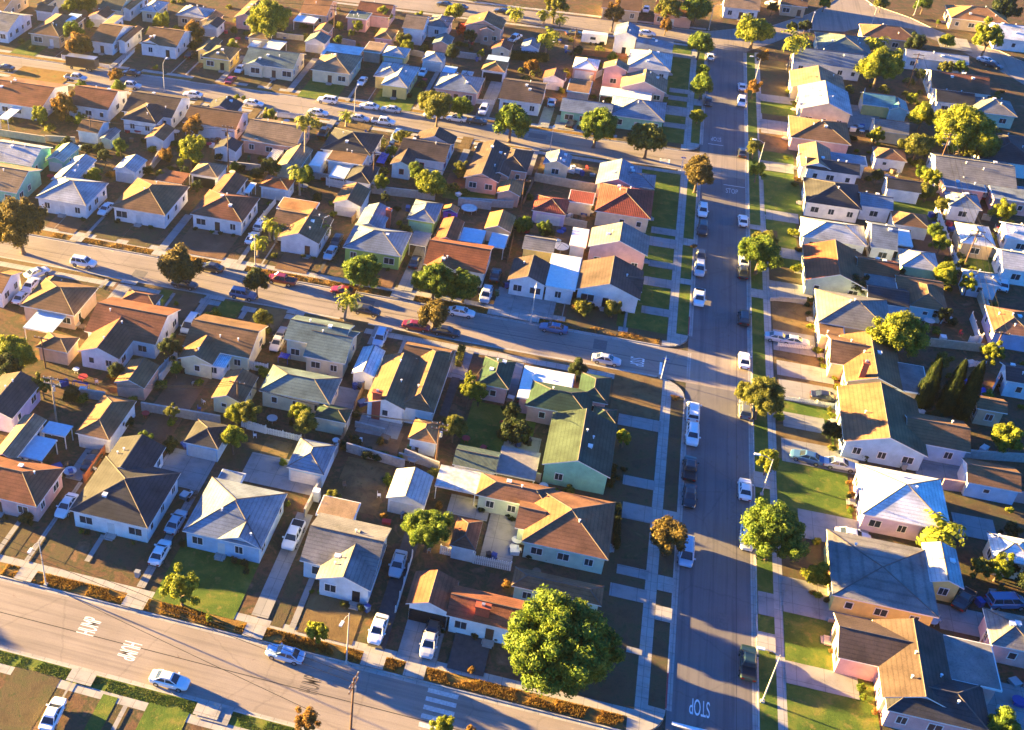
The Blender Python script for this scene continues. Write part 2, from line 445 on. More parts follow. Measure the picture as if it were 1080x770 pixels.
def roof_gable(mb, x0, y0, x1, y1, z, p, axis, t=0.16):
    """axis 'u': ridge along x, 'v': ridge along y"""
    def P(s, r, zz): return (r, s, zz) if axis == 'u' else (s, r, zz)
    if axis == 'u': s0, s1, r0, r1 = y0, y1, x0, x1
    else: s0, s1, r0, r1 = x0, x1, y0, y1
    sm = (s0 + s1) / 2; h = p * (s1 - s0) / 2
    o = [(s0, z + t), (sm, z + t + h), (s1, z + t)]; i_ = [(s0, z), (sm, z + h), (s1, z)]
    for k in (0, 1):
        mb.face([P(o[k][0], r0, o[k][1]), P(o[k][0], r1, o[k][1]), P(o[k + 1][0], r1, o[k + 1][1]), P(o[k + 1][0], r0, o[k + 1][1])], 0)
        mb.face([P(i_[k][0], r0, i_[k][1]), P(i_[k + 1][0], r0, i_[k + 1][1]), P(i_[k + 1][0], r1, i_[k + 1][1]), P(i_[k][0], r1, i_[k][1])], 1)
        for r in (r0, r1):
            mb.face([P(i_[k][0], r, i_[k][1]), P(o[k][0], r, o[k][1]), P(o[k + 1][0], r, o[k + 1][1]), P(i_[k + 1][0], r, i_[k + 1][1])], 1)
    for k in (0, 2):
        mb.face([P(i_[k][0], r0, i_[k][1]), P(i_[k][0], r1, i_[k][1]), P(o[k][0], r1, o[k][1]), P(o[k][0], r0, o[k][1])], 1)
    mb.tube([P(sm, r0 + .02, z + t + h), P(sm, r1 - .02, z + t + h)], 0.085, 5, 2, True, False)

def roof_z(kind, r, z, p, x, y):
    x0, y0, x1, y1 = r
    if kind == 'f': return z + .3
    dx = min(x - x0, x1 - x); dy = min(y - y0, y1 - y)
    d = min(dx, dy) if kind == 'h' else dy if kind == 'gu' else dx
    return z + .16 + p * max(0, d)

WIN = {}
def win_mesh(w, h, red=False):
    k = (w, h, red)
    if k not in WIN:
        f = MB(); g = MB(); t = .09
        f.box(-w / 2, -.07, -h / 2, -w / 2 + t, .05, h / 2); f.box(w / 2 - t, -.07, -h / 2, w / 2, .05, h / 2)
        f.box(-w / 2 + t, -.07, -h / 2, w / 2 - t, .05, -h / 2 + t); f.box(-w / 2 + t, -.07, h / 2 - t, w / 2 - t, .05, h / 2)
        if w > 1.1: f.box(-.03, -.06, -h / 2 + t, .03, .04, h / 2 - t)
        g.box(-w / 2 + t, -.03, -h / 2 + t, w / 2 - t, .02, h / 2 - t)
        WIN[k] = (f.mesh('window', [M['redframe' if red else 'frame']]), g.mesh('pane', [M['glass']]))
    return WIN[k]
DOORS = {}
def door_mesh(kind):
    if kind not in DOORS:
        m = MB()
        if kind == 'garage':
            m.box(-2.35, -.05, 0, 2.35, .04, 2.1, 0)
            for k in range(4): m.box(-2.3, -.08, .06 + k * .52, 2.3, -.052, .52 + k * .52, 0)
        else:
            m.box(-.5, -.06, 0, .5, .04, 2.1, 0); m.box(-.36, -.085, 1.15, .36, -.062, 1.95, 0); m.box(-.36, -.085, .15, .36, -.062, 1.0, 0)
        DOORS[kind] = m.mesh('door', [M['door']])
    return DOORS[kind]
VENT = None
SIDE = {'S': (0, -1, 0), 'E': (1, 0, R(90)), 'N': (0, 1, R(180)), 'W': (-1, 0, R(-90))}
BUILT = []
ART = lambda s: s
RTYPE = {'h': 'hip', 'gu': 'gabled', 'gv': 'gabled', 'f': 'flat'}
rnd = random.Random(11)

def building(kind, v, wall, roof, wings, face='S', chim=None, desc=None, gdoor=None, nowin=False, red=False, vents=True, pitch=0.4, extra=''):
    global VENT
    info = []
    for i, w in enumerate(wings):
        o = w[5] if len(w) > 5 else {}
        z = o.get('z', EAVE if kind == 'house' else 2.7) + .007 * i
        x0, y0, x1, y1 = rect(o.get('v', v), w[1], w[2], w[3], w[4], z)
        if x1 - x0 < 2.2: c = (x0 + x1) / 2; x0, x1 = c - 1.3, c + 1.3
        if y1 - y0 < 2.2: c = (y0 + y1) / 2; y0, y1 = c - 1.3, c + 1.3
        span = min(x1 - x0, y1 - y0) if w[0] == 'h' else (y1 - y0) if w[0] == 'gu' else (x1 - x0)
        info.append((w[0], (x0, y0, x1, y1), z, o.get('p', min(pitch, 4.3 / span)), o))
    k0, r0, z0, p0, _ = info[0]
    ox, oy = (r0[0] + r0[2]) / 2, (r0[1] + r0[3]) / 2
    root = empty({'house': 'house', 'garage': 'garage', 'shed': 'shed', 'carport': 'carport'}[kind], (ox, oy, G))
    wm, rm = MB(), MB()
    wmats = [M['w_' + wall]]; rmats = [M['r_' + roof] if 'r_' + roof in M else M[roof], M['fascia'], M['ridge']]
    for i, (k, r, z, p, o) in enumerate(info):
        x0, y0, x1, y1 = r[0] - ox, r[1] - oy, r[2] - ox, r[3] - oy
        z -= G
        wi = ri = 0
        if 'wall' in o:
            wmats.append(M['w_' + o['wall']]); wi = len(wmats) - 1
        if 'roof' in o:
            rmats.append(M['r_' + o['roof']] if 'r_' + o['roof'] in M else M[o['roof']]); ri = len(rmats) - 1
        n0 = len(rm.m)
        ov = (.42 if kind == 'house' else .28) + .011 * i
        a0, b0, a1, b1 = x0 + ov, y0 + ov, x1 - ov, y1 - ov
        if k == 'h':
            roof_hip(rm, x0, y0, x1, y1, z, p); wm.box(a0, b0, 0, a1, b1, z + .02, wi)
        elif k in ('gu', 'gv'):
            roof_gable(rm, x0, y0, x1, y1, z, p, k[1])
            zz = z + p * ov; wm.box(a0, b0, 0, a1, b1, zz, wi)
            if k == 'gu':
                m = (b0 + b1) / 2; zr = z + p * (y1 - y0) / 2 - .01
                for s in (a0, a1): wm.face([(s, b0, zz), (s, b1, zz), (s, m, zr)], wi)
            else:
                m = (a0 + a1) / 2; zr = z + p * (x1 - x0) / 2 - .01
                for s in (b0, b1): wm.face([(a0, s, zz), (a1, s, zz), (m, s, zr)], wi)
        else:
            rm.box(x0, y0, z, x1, y1, z + .24, 1); rm.box(x0 + .15, y0 + .15, z + .242, x1 - .15, y1 - .15, z + .27, 0)
            wm.box(a0, b0, 0, a1, b1, z + .02, wi)
        if ri:
            for q in range(n0, len(rm.m)):
                if rm.m[q] == 0: rm.m[q] = ri
    wm.build('wall', wmats, root); ro = rm.build('roof', rmats, root)
    # windows and doors on the sides that can be seen
    def covered(px, py, me):
        for j, (k, r, z, p, o) in enumerate(info):
            if j != me and r[0] + .3 < px < r[2] - .3 and r[1] + .3 < py < r[3] - .3: return True
        return False
    if kind in ('house', 'garage'):
        doored = False
        for i, (k, r, z, p, o) in enumerate(info):
            if o.get('nowin'): continue
            ov = (.42 if kind == 'house' else .28) + .011 * i
            for s in 'SEW':
                if s == 'E' and ox > 20: continue
                if s == 'W' and ox < -20: continue
                L = (r[2] - r[0]) if s == 'S' else (r[3] - r[1])
                L -= 2 * ov
                cx, cy = (r[0] + r[2]) / 2, (r[1] + r[3]) / 2
                nx, ny, rz = SIDE[s]
                def put(me_, off, zz, nm, mat=None):
                    px = cx + (off if s == 'S' else nx * ((r[2] - r[0]) / 2 - ov))
                    py = cy + (off if s != 'S' else ny * ((r[3] - r[1]) / 2 - ov))
                    if covered(px + nx * .2, py + ny * .2, i): return None
                    return link(nm, me_, root, (px - ox, py - oy, zz), rz, mat)
                if kind == 'garage':
                    if s == face and i == 0:
                        w_ = door_mesh('garage')
                        d = put(w_, 0, 0, 'garage_door', M[gdoor] if gdoor else M['door2'])
                        if d: d.scale = (min(1.0, (L - .5) / 4.7), 1, 1)
                    elif L > 4 and not nowin and rnd.random() < .5:
                        f, g = win_mesh(.9, .8); w_ = put(f, rnd.uniform(-1, 1), 1.6, 'window')
                        if w_: link('pane', g, w_)
                    continue
                if o.get('gd') and s == face:
                    put(door_mesh('garage'), 0, 0, 'garage_door', M['dark']); continue  # open garage: dark panel stands for its shaded inside
                if nowin or L < 1.8: continue
                n = max(1, int(L / 3.0)); step = L / n
                for q in range(n):
                    off = -L / 2 + step * (q + .5) + rnd.uniform(-.2, .2)
                    if s == face and not doored and q == n // 2 and L > 4:
                        dd = put(door_mesh('d'), off, .02, 'door', M[rnd.choice(['door', 'door', 'door2', 'dark'])])
                        doored = dd is not None
                        if dd:
                            sb = MB(); sb.box(-.75, -.9, .02, .75, -.02, .22); sb.box(-.6, -1.25, .02, .6, -.902, .12); so_ = sb.build('doorstep', M['concrete'], root); so_.location = dd.location; so_.location.z = .09; so_.rotation_euler = dd.rotation_euler
                        if doored: continue
                    if rnd.random() < .12: continue
                    wd, hh = (rnd.choice([(2.0, 1.4), (1.6, 1.4), (1.2, 1.4), (2.4, 1.5)]) if s == face else rnd.choice([(1.2, 1.3), (1.0, 1.2), (1.6, 1.3)]))
                    wd = min(wd, step - .4)
                    if wd < .5: continue
                    wd = round(wd * 5) / 5
                    for lev in ([1.65, 4.2] if z > 4.6 else [1.65]):
                        f, g = win_mesh(wd, hh, red); w_ = put(f, off, lev, 'window')
                        if w_: link('pane', g, w_)
    if vents and kind == 'house':
        if VENT is None:
            m = MB(); m.tube([(0, 0, -.3), (0, 0, .42)], .09, 6); m.tube([(0, 0, .36), (0, 0, .46)], .17, 6)
            m2 = MB(); m2.box(-.28, -.28, -.2, .28, .28, .22); m2.box(-.34, -.34, .222, .34, .34, .3)
            VENT = (m.mesh('vent pipe', [M['whitemetal']]), m2.mesh('vent box', [M['whitemetal']]))
        for q in range(rnd.choice([2, 3, 4])):
            k, r, z, p, o = info[rnd.randrange(min(2, len(info)))]
            if (r[2] - r[0]) < 4 or (r[3] - r[1]) < 4: continue
            x = r[0] + (r[2] - r[0]) * rnd.uniform(.2, .8); y = r[1] + (r[3] - r[1]) * rnd.uniform(.2, .8)
            zz = max(roof_z(i2[0], i2[1], i2[2], i2[3], x, y) for i2 in info if i2[1][0] < x < i2[1][2] and i2[1][1] < y < i2[1][3])
            link('roof_vent', VENT[rnd.random() < .3], root, (x - ox, y - oy, zz - G))
    if chim:
        for cx_, cy_, hgt, cw in chim:
            b = at(v, cx_, cy_)
            m = MB(); x, y = b.x - ox, b.y - oy
            m.box(x - cw / 2, y - .4, 0, x + cw / 2, y + .4, hgt, 0); m.box(x - cw / 2 - .1, y - .5, hgt + .002, x + cw / 2 + .1, y + .5, hgt + .18, 0)
            m.box(x - .2, y - .18, hgt + .182, x + .2, y + .18, hgt + .5, 1)
            m.build('chimney', [M['brick'], M['metal']], root)
    rt = RTYPE[k0]
    if not desc:
        desc = '%s-walled %s with %s %s roof' % (wall, kind, roof if roof in ROOF else 'ridged', rt)
        desc = desc.replace('corrugated corr', 'corrugated')
    desc = desc + extra
    tag(root, desc, kind, {'house': 'houses of the neighbourhood', 'garage': 'garages and outbuildings', 'shed': 'sheds', 'carport': 'carports'}[kind])
    BUILT.append((root, info, kind, face))
    return root

def patio(v, mat, xa, ya, xb, yb, z=2.6, desc='white flat patio cover on posts'):
    x0, y0, x1, y1 = rect(v, xa, ya, xb, yb, z)
    ox, oy = (x0 + x1) / 2, (y0 + y1) / 2
    root = empty('patio_cover', (ox, oy, G))
    m = MB(); w, d = (x1 - x0) / 2, (y1 - y0) / 2
    m.box(-w, -d, z - G, w, d, z - G + .1, 0); m.box(-w, -d, z - G - .16, w, -d + .1, z - G - .002, 1); m.box(-w, d - .1, z - G - .16, w, d, z - G - .002, 1)
    m.build('canopy', [M[mat], M['fascia']], root)
    for sx in (-1, 1):
        for sy in (-1, 1):
            p = MB(); p.box(-.06, -.06, 0, .06, .06, z - G - .16); p.build('post', M['fascia'], root, (sx * (w - .2), sy * (d - .2), 0))
    tag(root, desc, 'patio cover', 'patio covers beside the houses')
    return root

def pergola(v, xa, ya, xb, yb, z=2.5):
    x0, y0, x1, y1 = rect(v, xa, ya, xb, yb, z); ox, oy = (x0 + x1) / 2, (y0 + y1) / 2; w, d = (x1 - x0) / 2, (y1 - y0) / 2
    root = empty('pergola', (ox, oy, G)); m = MB()
    for k in range(8):
        x = -w + 2 * w * k / 7; m.box(x - .06, -d, z - G, x + .06, d, z - G + .14)
    m.build('rafters', M['fascia'], root)
    for sx in (-1, 1):
        for sy in (-1, 1):
            p = MB(); p.box(-.08, -.08, 0, .08, .08, z - G - .01); p.build('post', M['fascia'], root, (sx * (w - .2), sy * (d - .2), 0))
    tag(root, 'white open pergola', 'pergola')

H = lambda *a, **k: building('house', *a, **k)
Ga = lambda *a, **k: building('garage', *a, **k)
Sh = lambda *a, **k: building('shed', *a, **k)

# --- north side of the lower street
H('t31', 'pink', 'red-brown', [('h', 150, 600, -60, 370)])
H('t31', 'white', 'tan', [('gv', 60, 410, 100, 225)], desc='long white house with tan gabled roof and patio beside it')
patio('t31', 'patiob', 170, 410, 140, 305); patio('t31', 'patiob', 265, 312, 200, 248, desc='small pale blue flat patio cover')
H('t31', 'white', 'charcoal', [('h', 280, 612, 735, 460), ('gv', 590, 490, 490, 315)], desc='white house with charcoal L-shaped roof')
Ga('t31', 'white', 'brown', [('h', 305, 298, 555, 168)])
Ga('t31', 'light blue', 'charcoal', [('h', 745, 335, 940, 270)])
H('A7', 'light blue', 'blue-grey', [('h', 65, 328, 665, 115), ('gv', 515, 432, 330, 250), ('f', 250, 60, 430, 5, {'z': 2.7})], desc='light blue house with large blue-grey hip roof and porch')
Ga('A6', 'light blue', 'blue-grey', [('h', 335, 288, 622, 165)])
H('t42', 'pale blue', 'grey', [('gv', 280, 158, 570, 20), ('gu', 316, 592, 413, 558, {'v': 'p'}), ('f', 500, 560, 760, 495, {'v': 'A6', 'z': 2.8, 'roof': 'tan'})],
  desc='pale blue house with grey gabled front wing and long cross wing')
Ga('A5', 'white', 'light grey', [('gv', 38, 355, 310, 235)])
H('A8', 'white', 'red-brown', [('gv', 150, 418, 455, 290, {'gd': 1}), ('gu', 380, 485, 905, 420)], chim=[(568, 585, 4.9, 1.7)], desc='white house with red-brown roof, brick chimney and open garage', vents=False)
H('t43', 'pale green', 'brown', [('h', 90, 110, 440, 270)], face='E', desc='house with brown hip roof behind the huge round tree')
H('B1', 'pale green', 'terracotta', [('h', 270, 495, 805, 275), ('h', 548, 338, 1000, 300, {'v': 'A5'}), ('gu', 770, 525, 960, 395, {'v': 'A5'})], face='E',
  desc='pale green house with large terracotta hip roof and long rear wing')
patio('A5', 'corr', 315, 282, 585, 212, desc='corrugated pale patio cover')
Sh('A5', 'white', 'corrgreen', [('gu', 415, 165, 692, 98)], desc='low shed with dark green ridged tile roof')
patio('A5', 'patiog', 660, 208, 920, 100, desc='grey-brown flat carport roof')
Sh('A5', 'white', 'red-brown', [('h', 400, 625, 590, 490, {'z': 2.5})])
# --- south side of the middle street
H('A1', 'white', 'orange-brown', [('gu', 130, 150, -60, 260)], face='N')
H('A1', 'peach', 'brown', [('h', 115, 340, 562, 238), ('gv', 235, 250, 330, 185)], face='N')
patio('A1', 'patiob', 130, 462, 385, 390)
Ga('A1', 'peach', 'brown', [('h', 205, 575, 455, 525)], face='N')
H('A1', 'white', 'red-brown', [('gu', 885, 565, 640, 290), ('gv', 440, 600, 850, 420), ('h', 740, 245, 880, 345)], face='N', desc='white house with big red-brown cross-gabled roof')
Ga('t31', 'salmon', 'brown', [('gv', 463, 92, 650, 25)], face='N')
H('t31', 'lilac', 'dark brown', [('gv', 50, 242, 10, 60)], face='N')
H('A2', 'pale yellow', 'brown', [('gu', 555, 480, 300, 225), ('gv', 145, 478, 420, 400), ('f', 278, 512, 470, 452, {'z': 2.6, 'wall': 'white', 'roof': 'corrblue'})],
  face='N', desc='pale yellow house with brown roof and white sunroom')
Ga('t31', 'pale yellow', 'brown', [('gv', 857, 155, 1050, 70)], face='N')
H('A3', 'cream', 'teal-grey', [('gu', -5, 205, 400, 130, {'z': 4.1}), ('gu', 345, 350, 200, 125), ('h', -146, 500, 330, 430)], face='N', desc='cream house with teal-grey roofs and a raised rear part')
Ga('A3', 'cream', 'dark green', [('h', 165, 650, 390, 605)], face='N')
building('carport', 'A3', 'white', 'white', [('gv', 380, 400, 575, 275, {'z': 2.8})], desc='long white canopy carport')
H('A3', 'white', 'brown', [('gv', 455, 568, 790, 340), ('h', 650, 590, 972, 275), ('gu', 930, 350, 700, 222)], face='N', chim=[(520, 655, 5.0, 1.3)], desc='white house with sprawling brown roof and red chimney')
Ga('t32', 'pale blue', 'orange-brown', [('h', 655, 320, 800, 258)], face='N')
H('A4', 'pink', 'dark green', [('h', 232, 245, 455, 122)], face='N')
H('A4', 'pink', 'dark green', [('h', 505, 368, 900, 290), ('f', 458, 322, 790, 195, {'roof': 'patiow'}), ('h', 800, 330, 1000, 212), ('h', 1020, 470, 900, 370)], face='N', desc='pink corner house with dark green hips and a white flat roof')
H('t33', 'mint', 'moss', [('gv', 198, 425, 505, 265, {'z': 3.6})], face='E', desc='mint green house with dark green gabled roof')
# --- north side of the middle street
H('B2', 'mint', 'tan', [('gu', 95, 295, -60, 110)])
H('B2', 'mint', 'light grey', [('gu', 180, 142, 20, -12)])
Ga('B2', 'mint', 'pale green', [('gv', 262, 100, 455, 30)])
H('B2', 'white', 'light grey', [('h', 200, 318, 620, 235), ('gv', 290, 215, 552, 105)])
Ga('B2', 'white', 'light grey', [('gv', 645, 158, 840, 105)])
H('B2', 'white', 'brown', [('h', 632, 370, 1082, 255)])
patio('B2', 'r_red-brown', 880, 215, 1085, 180, desc='flat red-brown patio roof')
Ga('B3', 'white', 'tan', [('h', 108, 182, 325, 135)], gdoor='dark')  # open doorway, its shade drawn as a dark panel
H('B3', 'white', 'red-brown', [('h', 110, 412, 510, 320), ('gv', 215, 300, 440, 210)])
patio('B3', 'patiow', 415, 285, 490, 235)
Ga('B3', 'white', 'rust', [('h', 505, 252, 712, 215)])
H('B3', 'white', 'brown', [('gv', 612, 545, 930, 440), ('gu', 570, 480, 905, 420), ('f', 600, 380, 850, 350, {'roof': 'orange-brown', 'z': 2.8})])
Ga('D5', 'white', 'brown', [('gv', 275, 672, 492, 598)])
H('B4', 'lime green', 'blue-grey', [('h', 115, 655, 512, 572), ('gv', 185, 535, 400, 440, {'wall': 'white'})], chim=[(370, 560, 4.6, .9)])
Ga('B4', 'lime green', 'blue-grey', [('h', 480, 492, 688, 408)], gdoor='w_mint')
patio('B4', 'patiog', 490, 632, 625, 575, desc='grey flat breezeway roof')
H('t22', 'white', 'rust', [('gu', 968, 385, 765, 232), ('gv', 730, 350, 870, 300), ('gv', 640, 610, 810, 510, {'v': 'B4'})])
patio('B4', 'patiob', 775, 615, 935, 560, desc='pale blue flat patio cover')
Ga('B5', 'tan', 'orange-brown', [('gv', 165, 548, 345, 480)])
patio('B5', 'patiob', 185, 645, 305, 585, desc='pale blue flat patio cover')
H('t23', 'white', 'dark brown', [('gv', 335, 445, 612, 372), ('gv', 58, 408, 240, 345), ('f', 205, 432, 362, 320, {'roof': 'patiow'}), ('gu', 500, 440, 612, 395)], desc='white corner house with brown gables and a bright flat roof')
H('t23', 'pink', 'grey', [('gv', 385, 272, 637, 232, {'z': 4.3})], face='E', desc='tall pink house with grey gabled roof')
Sh('t23', 'pale blue', 'patiow', [('f', 308, 268, 392, 205)], desc='pale blue annex with flat white roof')
H('t23', 'cream', 'red tile', [('h', 412, 127, 655, 45, {'z': 3.3})], face='E', desc='cream house with red tile hip roof')
Ga('B5', 'lilac', 'red tile', [('h', 435, 445, 655, 385)])
Sh('B5', 'cream', 'red tile', [('f', 640, 395, 800, 350)], desc='cream shed with flat red roof')
Sh('B5', 'yellow', 'grey', [('gu', 380, 660, 580, 610, {'z': 2.4})])
# --- south side of the top street
H('C6', 'white', 'red-brown', [('gu', 235, 300, 60, 115)], face='N')
patio('C6', 'patiow', -10, 350, 130, 290)
H('C6', 'white', 'red-brown', [('gu', 615, 308, 500, 165)], face='N')
Ga('C6', 'white', 'brown', [('gu', 435, 422, 628, 375)], face='N')
Sh('C6', 'pale green', 'grey', [('gv', 575, 470, 680, 420, {'z': 2.3})])
H('C7', 'white', 'dark brown', [('gu', 330, 300, 170, 140), ('h', 40, 302, 345, 230)], face='N')
Ga('C7', 'pale blue', 'brown', [('gv', 175, 412, 352, 358)], face='N')
H('C7', 'white', 'brown', [('gu', 695, 365, 480, 225), ('gv', 690, 275, 570, 190, {'roof': 'charcoal'})], face='N')
Ga('C7', 'white', 'charcoal', [('gv', 565, 472, 738, 440)], face='N')
H('C7', 'salmon', 'tan', [('gu', 725, 420, 1130, 340), ('gv', 780, 420, 900, 360)], face='N')
pergola('C7', 850, 550, 965, 480)
Ga('t12', 'cream', 'tan', [('gv', 118, 678, 270, 610)], face='N')
H('D5', 'white', 'charcoal', [('h', 205, 365, 565, 285), ('f', 235, 430, 490, 385, {'roof': 'brown'})], face='N')
Sh('D5', 'white', 'patiow', [('f', 145, 460, 250, 390)], desc='white shed with flat white roof')
Ga('D5', 'white', 'charcoal', [('h', 345, 545, 545, 470)], face='N')
patio('D5', 'patio', 250, 520, 380, 470, desc='patchy pale patio cover')
H('D5', 'white', 'dark brown', [('gv', 600, 452, 800, 320), ('gu', 915, 445, 700, 300), ('gv', 960, 350, 770, 265)], face='N', red=True, desc='white house with dark brown gables and red shutters')
H('B5', 'salmon', 'dark brown', [('gv', 48, 258, 320, 90), ('h', 210, 200, 450, 110), ('gv', 192, 240, 330, 190)], face='N')
Ga('B5', 'salmon', 'orange-brown', [('gv', 235, 345, 390, 300)], face='N')
H('B5', 'cream', 'blue-grey', [('gv', 500, 180, 668, 135)], face='N')
H('t13', 'pink', 'blue-grey', [('gv', 415, 748, 605, 690), ('h', 655, 770, 500, 690)], face='N')
# --- north side of the top street
H('C8', 'white', 'grey', [('gu', 55, 232, -80, 70)])
H('C8', 'tan', 'brown', [('h', 200, 238, 610, 130)])
patio('C8', 'patiob', 430, 150, 585, 105, z=4.2, desc='pale blue patio roof above a brown roof')
Ga('C8', 'white', 'brown', [('gu', 248, 78, 425, 55)])
H('C8', 'white', 'brown', [('gu', 640, 295, 960, 190), ('f', 720, 178, 890, 115, {'roof': 'yellow', 'z': 3.2}), ('gv', 850, 300, 1000, 200)])
Ga('C8', 'white', 'red-brown', [('gv', 625, 120, 830, 80)])
H('D1', 'white', 'brown', [('gu', 310, 345, 190, 195), ('gv', 45, 310, 300, 230)])
Ga('D1', 'white', 'charcoal', [('gv', 490, 190, 660, 150)])
H('D1', 'yellow', 'olive', [('h', 485, 408, 772, 350), ('gv', 450, 365, 640, 290)])
Ga('D1', 'cream', 'tan', [('h', 815, 270, 1000, 250)])
Sh('D1', 'white', 'white', [('f', 815, 340, 920, 300)])
H('t12', 'cream', 'teal-grey', [('gu', 190, 285, 40, 195), ('gv', 0, 262, 110, 225)])
patio('t12', 'patiow', 55, 205, 165, 170)
H('D2', 'cream', 'tan', [('h', 320, 497, 695, 405), ('f', 390, 395, 705, 345, {'roof': 'white', 'z': 3.3})])
Ga('D2', 'white', 'teal-grey', [('gv', 275, 300, 468, 265)])
H('t12', 'yellow', 'light grey', [('h', 545, 345, 705, 275), ('h', 515, 310, 660, 265)])
Ga('t12', 'yellow', 'light grey', [('h', 548, 225, 668, 200)])
Sh('t12', 'salmon', 'tan', [('f', 470, 210, 572, 180)])
H('D3', 'pink', 'blue-grey', [('h', 250, 628, 618, 560)])
Sh('D3', 'white', 'light grey', [('h', 435, 550, 540, 515)])
Ga('D3', 'white', 'light grey', [('h', 165, 430, 350, 385)])
Ga('D3', 'white', 'orange-brown', [('h', 590, 500, 790, 450)], gdoor='dark')  # open front, dark panel for the shade within
patio('D3', 'patiob', 620, 440, 795, 410); patio('D3', 'patiob', 300, 530, 425, 480)
H('t13', 'white', 'dark brown', [('gu', 20, 402, 225, 340)])
Ga('t13', 'white', 'red-brown', [('gv', 200, 320, 300, 300)])
Sh('t13', 'pink', 'brown', [('f', 297, 372, 405, 335)])
H('t13', 'mint', 'blue-grey', [('h', 470, 468, 705, 420), ('gu', 270, 450, 490, 425)])
H('D4', 'pink', 'tan', [('gv', 408, 392, 560, 375, {'z': 4.6}), ('gv', 505, 500, 780, 460)], face='E')
patio('D4', 'patio', 390, 540, 690, 530, desc='long pale flat patio roof')
H('D4', 'white', 'light grey', [('h', 545, 382, 808, 312)], face='E')
Ga('D4', 'salmon', 'white', [('h', 235, 388, 395, 345)])
H('D4', 'white', 'blue-grey', [('gv', 470, 205, 620, 160, {'z': 5.0}), ('gu', 590, 292, 810, 245)])
# --- lots below the farthest street
H('D2', 'tan', 'orange-brown', [('gu', 240, 95, 520, 20)], face='N')
patio('D2', 'patiow', 195, 148, 400, 108)
Ga('D2', 'salmon', 'orange-brown', [('gv', 345, 225, 490, 190)], face='N')
H('D2', 'pink', 'teal-grey', [('f', 572, 128, 760, 98, {'z': 3.6}), ('gu', 640, 100, 940, 50, {'roof': 'red-brown'})], face='N')
Ga('D2', 'pink', 'brown', [('h', 770, 272, 950, 220)], face='N')
H('D3', 'white', 'tan', [('gu', 25, 200, 235, 130, {'z': 4.3}), ('h', 200, 185, 400, 130, {'roof': 'grey'})], face='N')
Ga('D3', 'salmon', 'teal-grey', [('gv', 240, 312, 400, 270)], face='N')
H('D3', 'salmon', 'brown', [('gv', 470, 185, 770, 150, {'z': 4.3}), ('gv', 580, 215, 700, 190, {'z': 4})], face='N')
Ga('D3', 'cream', 'red-brown', [('gv', 660, 350, 820, 315)], face='N')
Sh('D3', 'light blue', 'blue-grey', [('gv', 870, 340, 1020, 300)])
H('D1', 'tan', 'light grey', [('h', 305, 108, 590, 70)], face='N')
Ga('D1', 'tan', 'orange-brown', [('gv', 480, 150, 650, 110)], face='N')
H('D1', 'pink', 'brown', [('gv', 720, 125, 1000, 20)], face='N')
H('D1', 'cream', 'light grey', [('h', 50, 75, 260, 20)], face='N')
H('C8', 'cream', 'olive', [('gu', 700, 62, 960, 5)], face='N')
H('t11', 'white', 'orange-brown', [('gv', 500, 40, 600, -20)], face='N')
H('t11', 'tan', 'brown', [('gu', -60, 40, 120, -20)], face='N')
H('t11', 'cream', 'brown', [('h', 150, 20, 300, -50)], face='N')
# --- beyond the farthest street
H('D4', 'tan', 'brown', [('gu', 400, 45, 640, -10)])
H('D4', 'salmon', 'red-brown', [('gu', 700, 80, 930, 35)])
H('t13', 'white', 'tan', [('gu', 935, 30, 1080, -20)])
H('t14', 'tan', 'brown', [('gu', 90, 20, 190, -25)])
# --- east side of the wide street
H('t44', 'pink', 'dark brown', [('gv', 500, 640, 760, 390, {'roof': 'dark brown'}), ('h', 520, 692, 905, 590, {'roof': 'charcoal'}), ('gu', 320, 478, 620, 365, {'roof': 'dark brown'}), ('f', 740, 562, 945, 430, {'roof': 'grey', 'z': 3.2})],  # south wing in charcoal, its shade put into the roof colour
  face='W', desc='pink house with dark gabled roofs and flat grey rear roof')
H('B6', 'yellow', 'grey', [('h', 300, 225, 680, 40, {'v': 't44', 'p': .14}), ('gv', 690, 170, 800, 40, {'v': 't44', 'roof': 'light grey'})], face='W', desc='yellow house with broad low grey roof')
H('B7', 'lilac', 'white', [('h', 158, 556, 603, 358)], face='W', desc='lilac house with bright white pyramid roof')
Ga('B7', 'light blue', 'brown', [('gu', 755, 375, 1022, 290)], face='W')
H('t34', 'light blue', 'brown', [('gv', 345, 332, 640, 165), ('gu', 600, 330, 828, 250, {'roof': 'brown'})], face='W', desc='light blue house with broad brown gable and brown rear wing')
H('B8', 'peach', 'brown', [('gv', 385, 503, 670, 290), ('gu', 295, 395, 500, 272), ('f', 640, 545, 830, 420, {'roof': 'grey'})], face='W', chim=[(435, 585, 6.6, .9)], desc='peach house with brown roof and tall red chimney')
H('B8', 'cream', 'grey', [('h', 230, 165, 620, 40), ('f', 235, 238, 375, 185, {'roof': 'brown', 'z': 2.8})], face='W')
Sh('C1', 'light blue', 'charcoal', [('gu', 510, 640, 725, 570)])
Ga('C1', 'cyan', 'brown', [('h', 750, 665, 930, 545)], face='W')
H('C1', 'pale green', 'rust', [('gv', 160, 517, 480, 370), ('gu', 450, 480, 670, 412), ('f', 480, 572, 665, 492, {'roof': 'grey'})], face='W', desc='pale green house with rust gabled roof')
Sh('C1', 'tan', 'brown', [('gu', 670, 570, 920, 520)])
H('C1', 'white', 'light grey', [('h', 140, 272, 490, 210), ('gu', 530, 330, 650, 205, {'roof': 'blue-grey'})], face='W')
Ga('C1', 'white', 'brown', [('h', 660, 200, 845, 148)], face='W')
patio('C1', 'patiow', 670, 312, 750, 235)
Ga('C1', 'mint', 'light grey', [('h', 705, 437, 895, 365)], face='W')
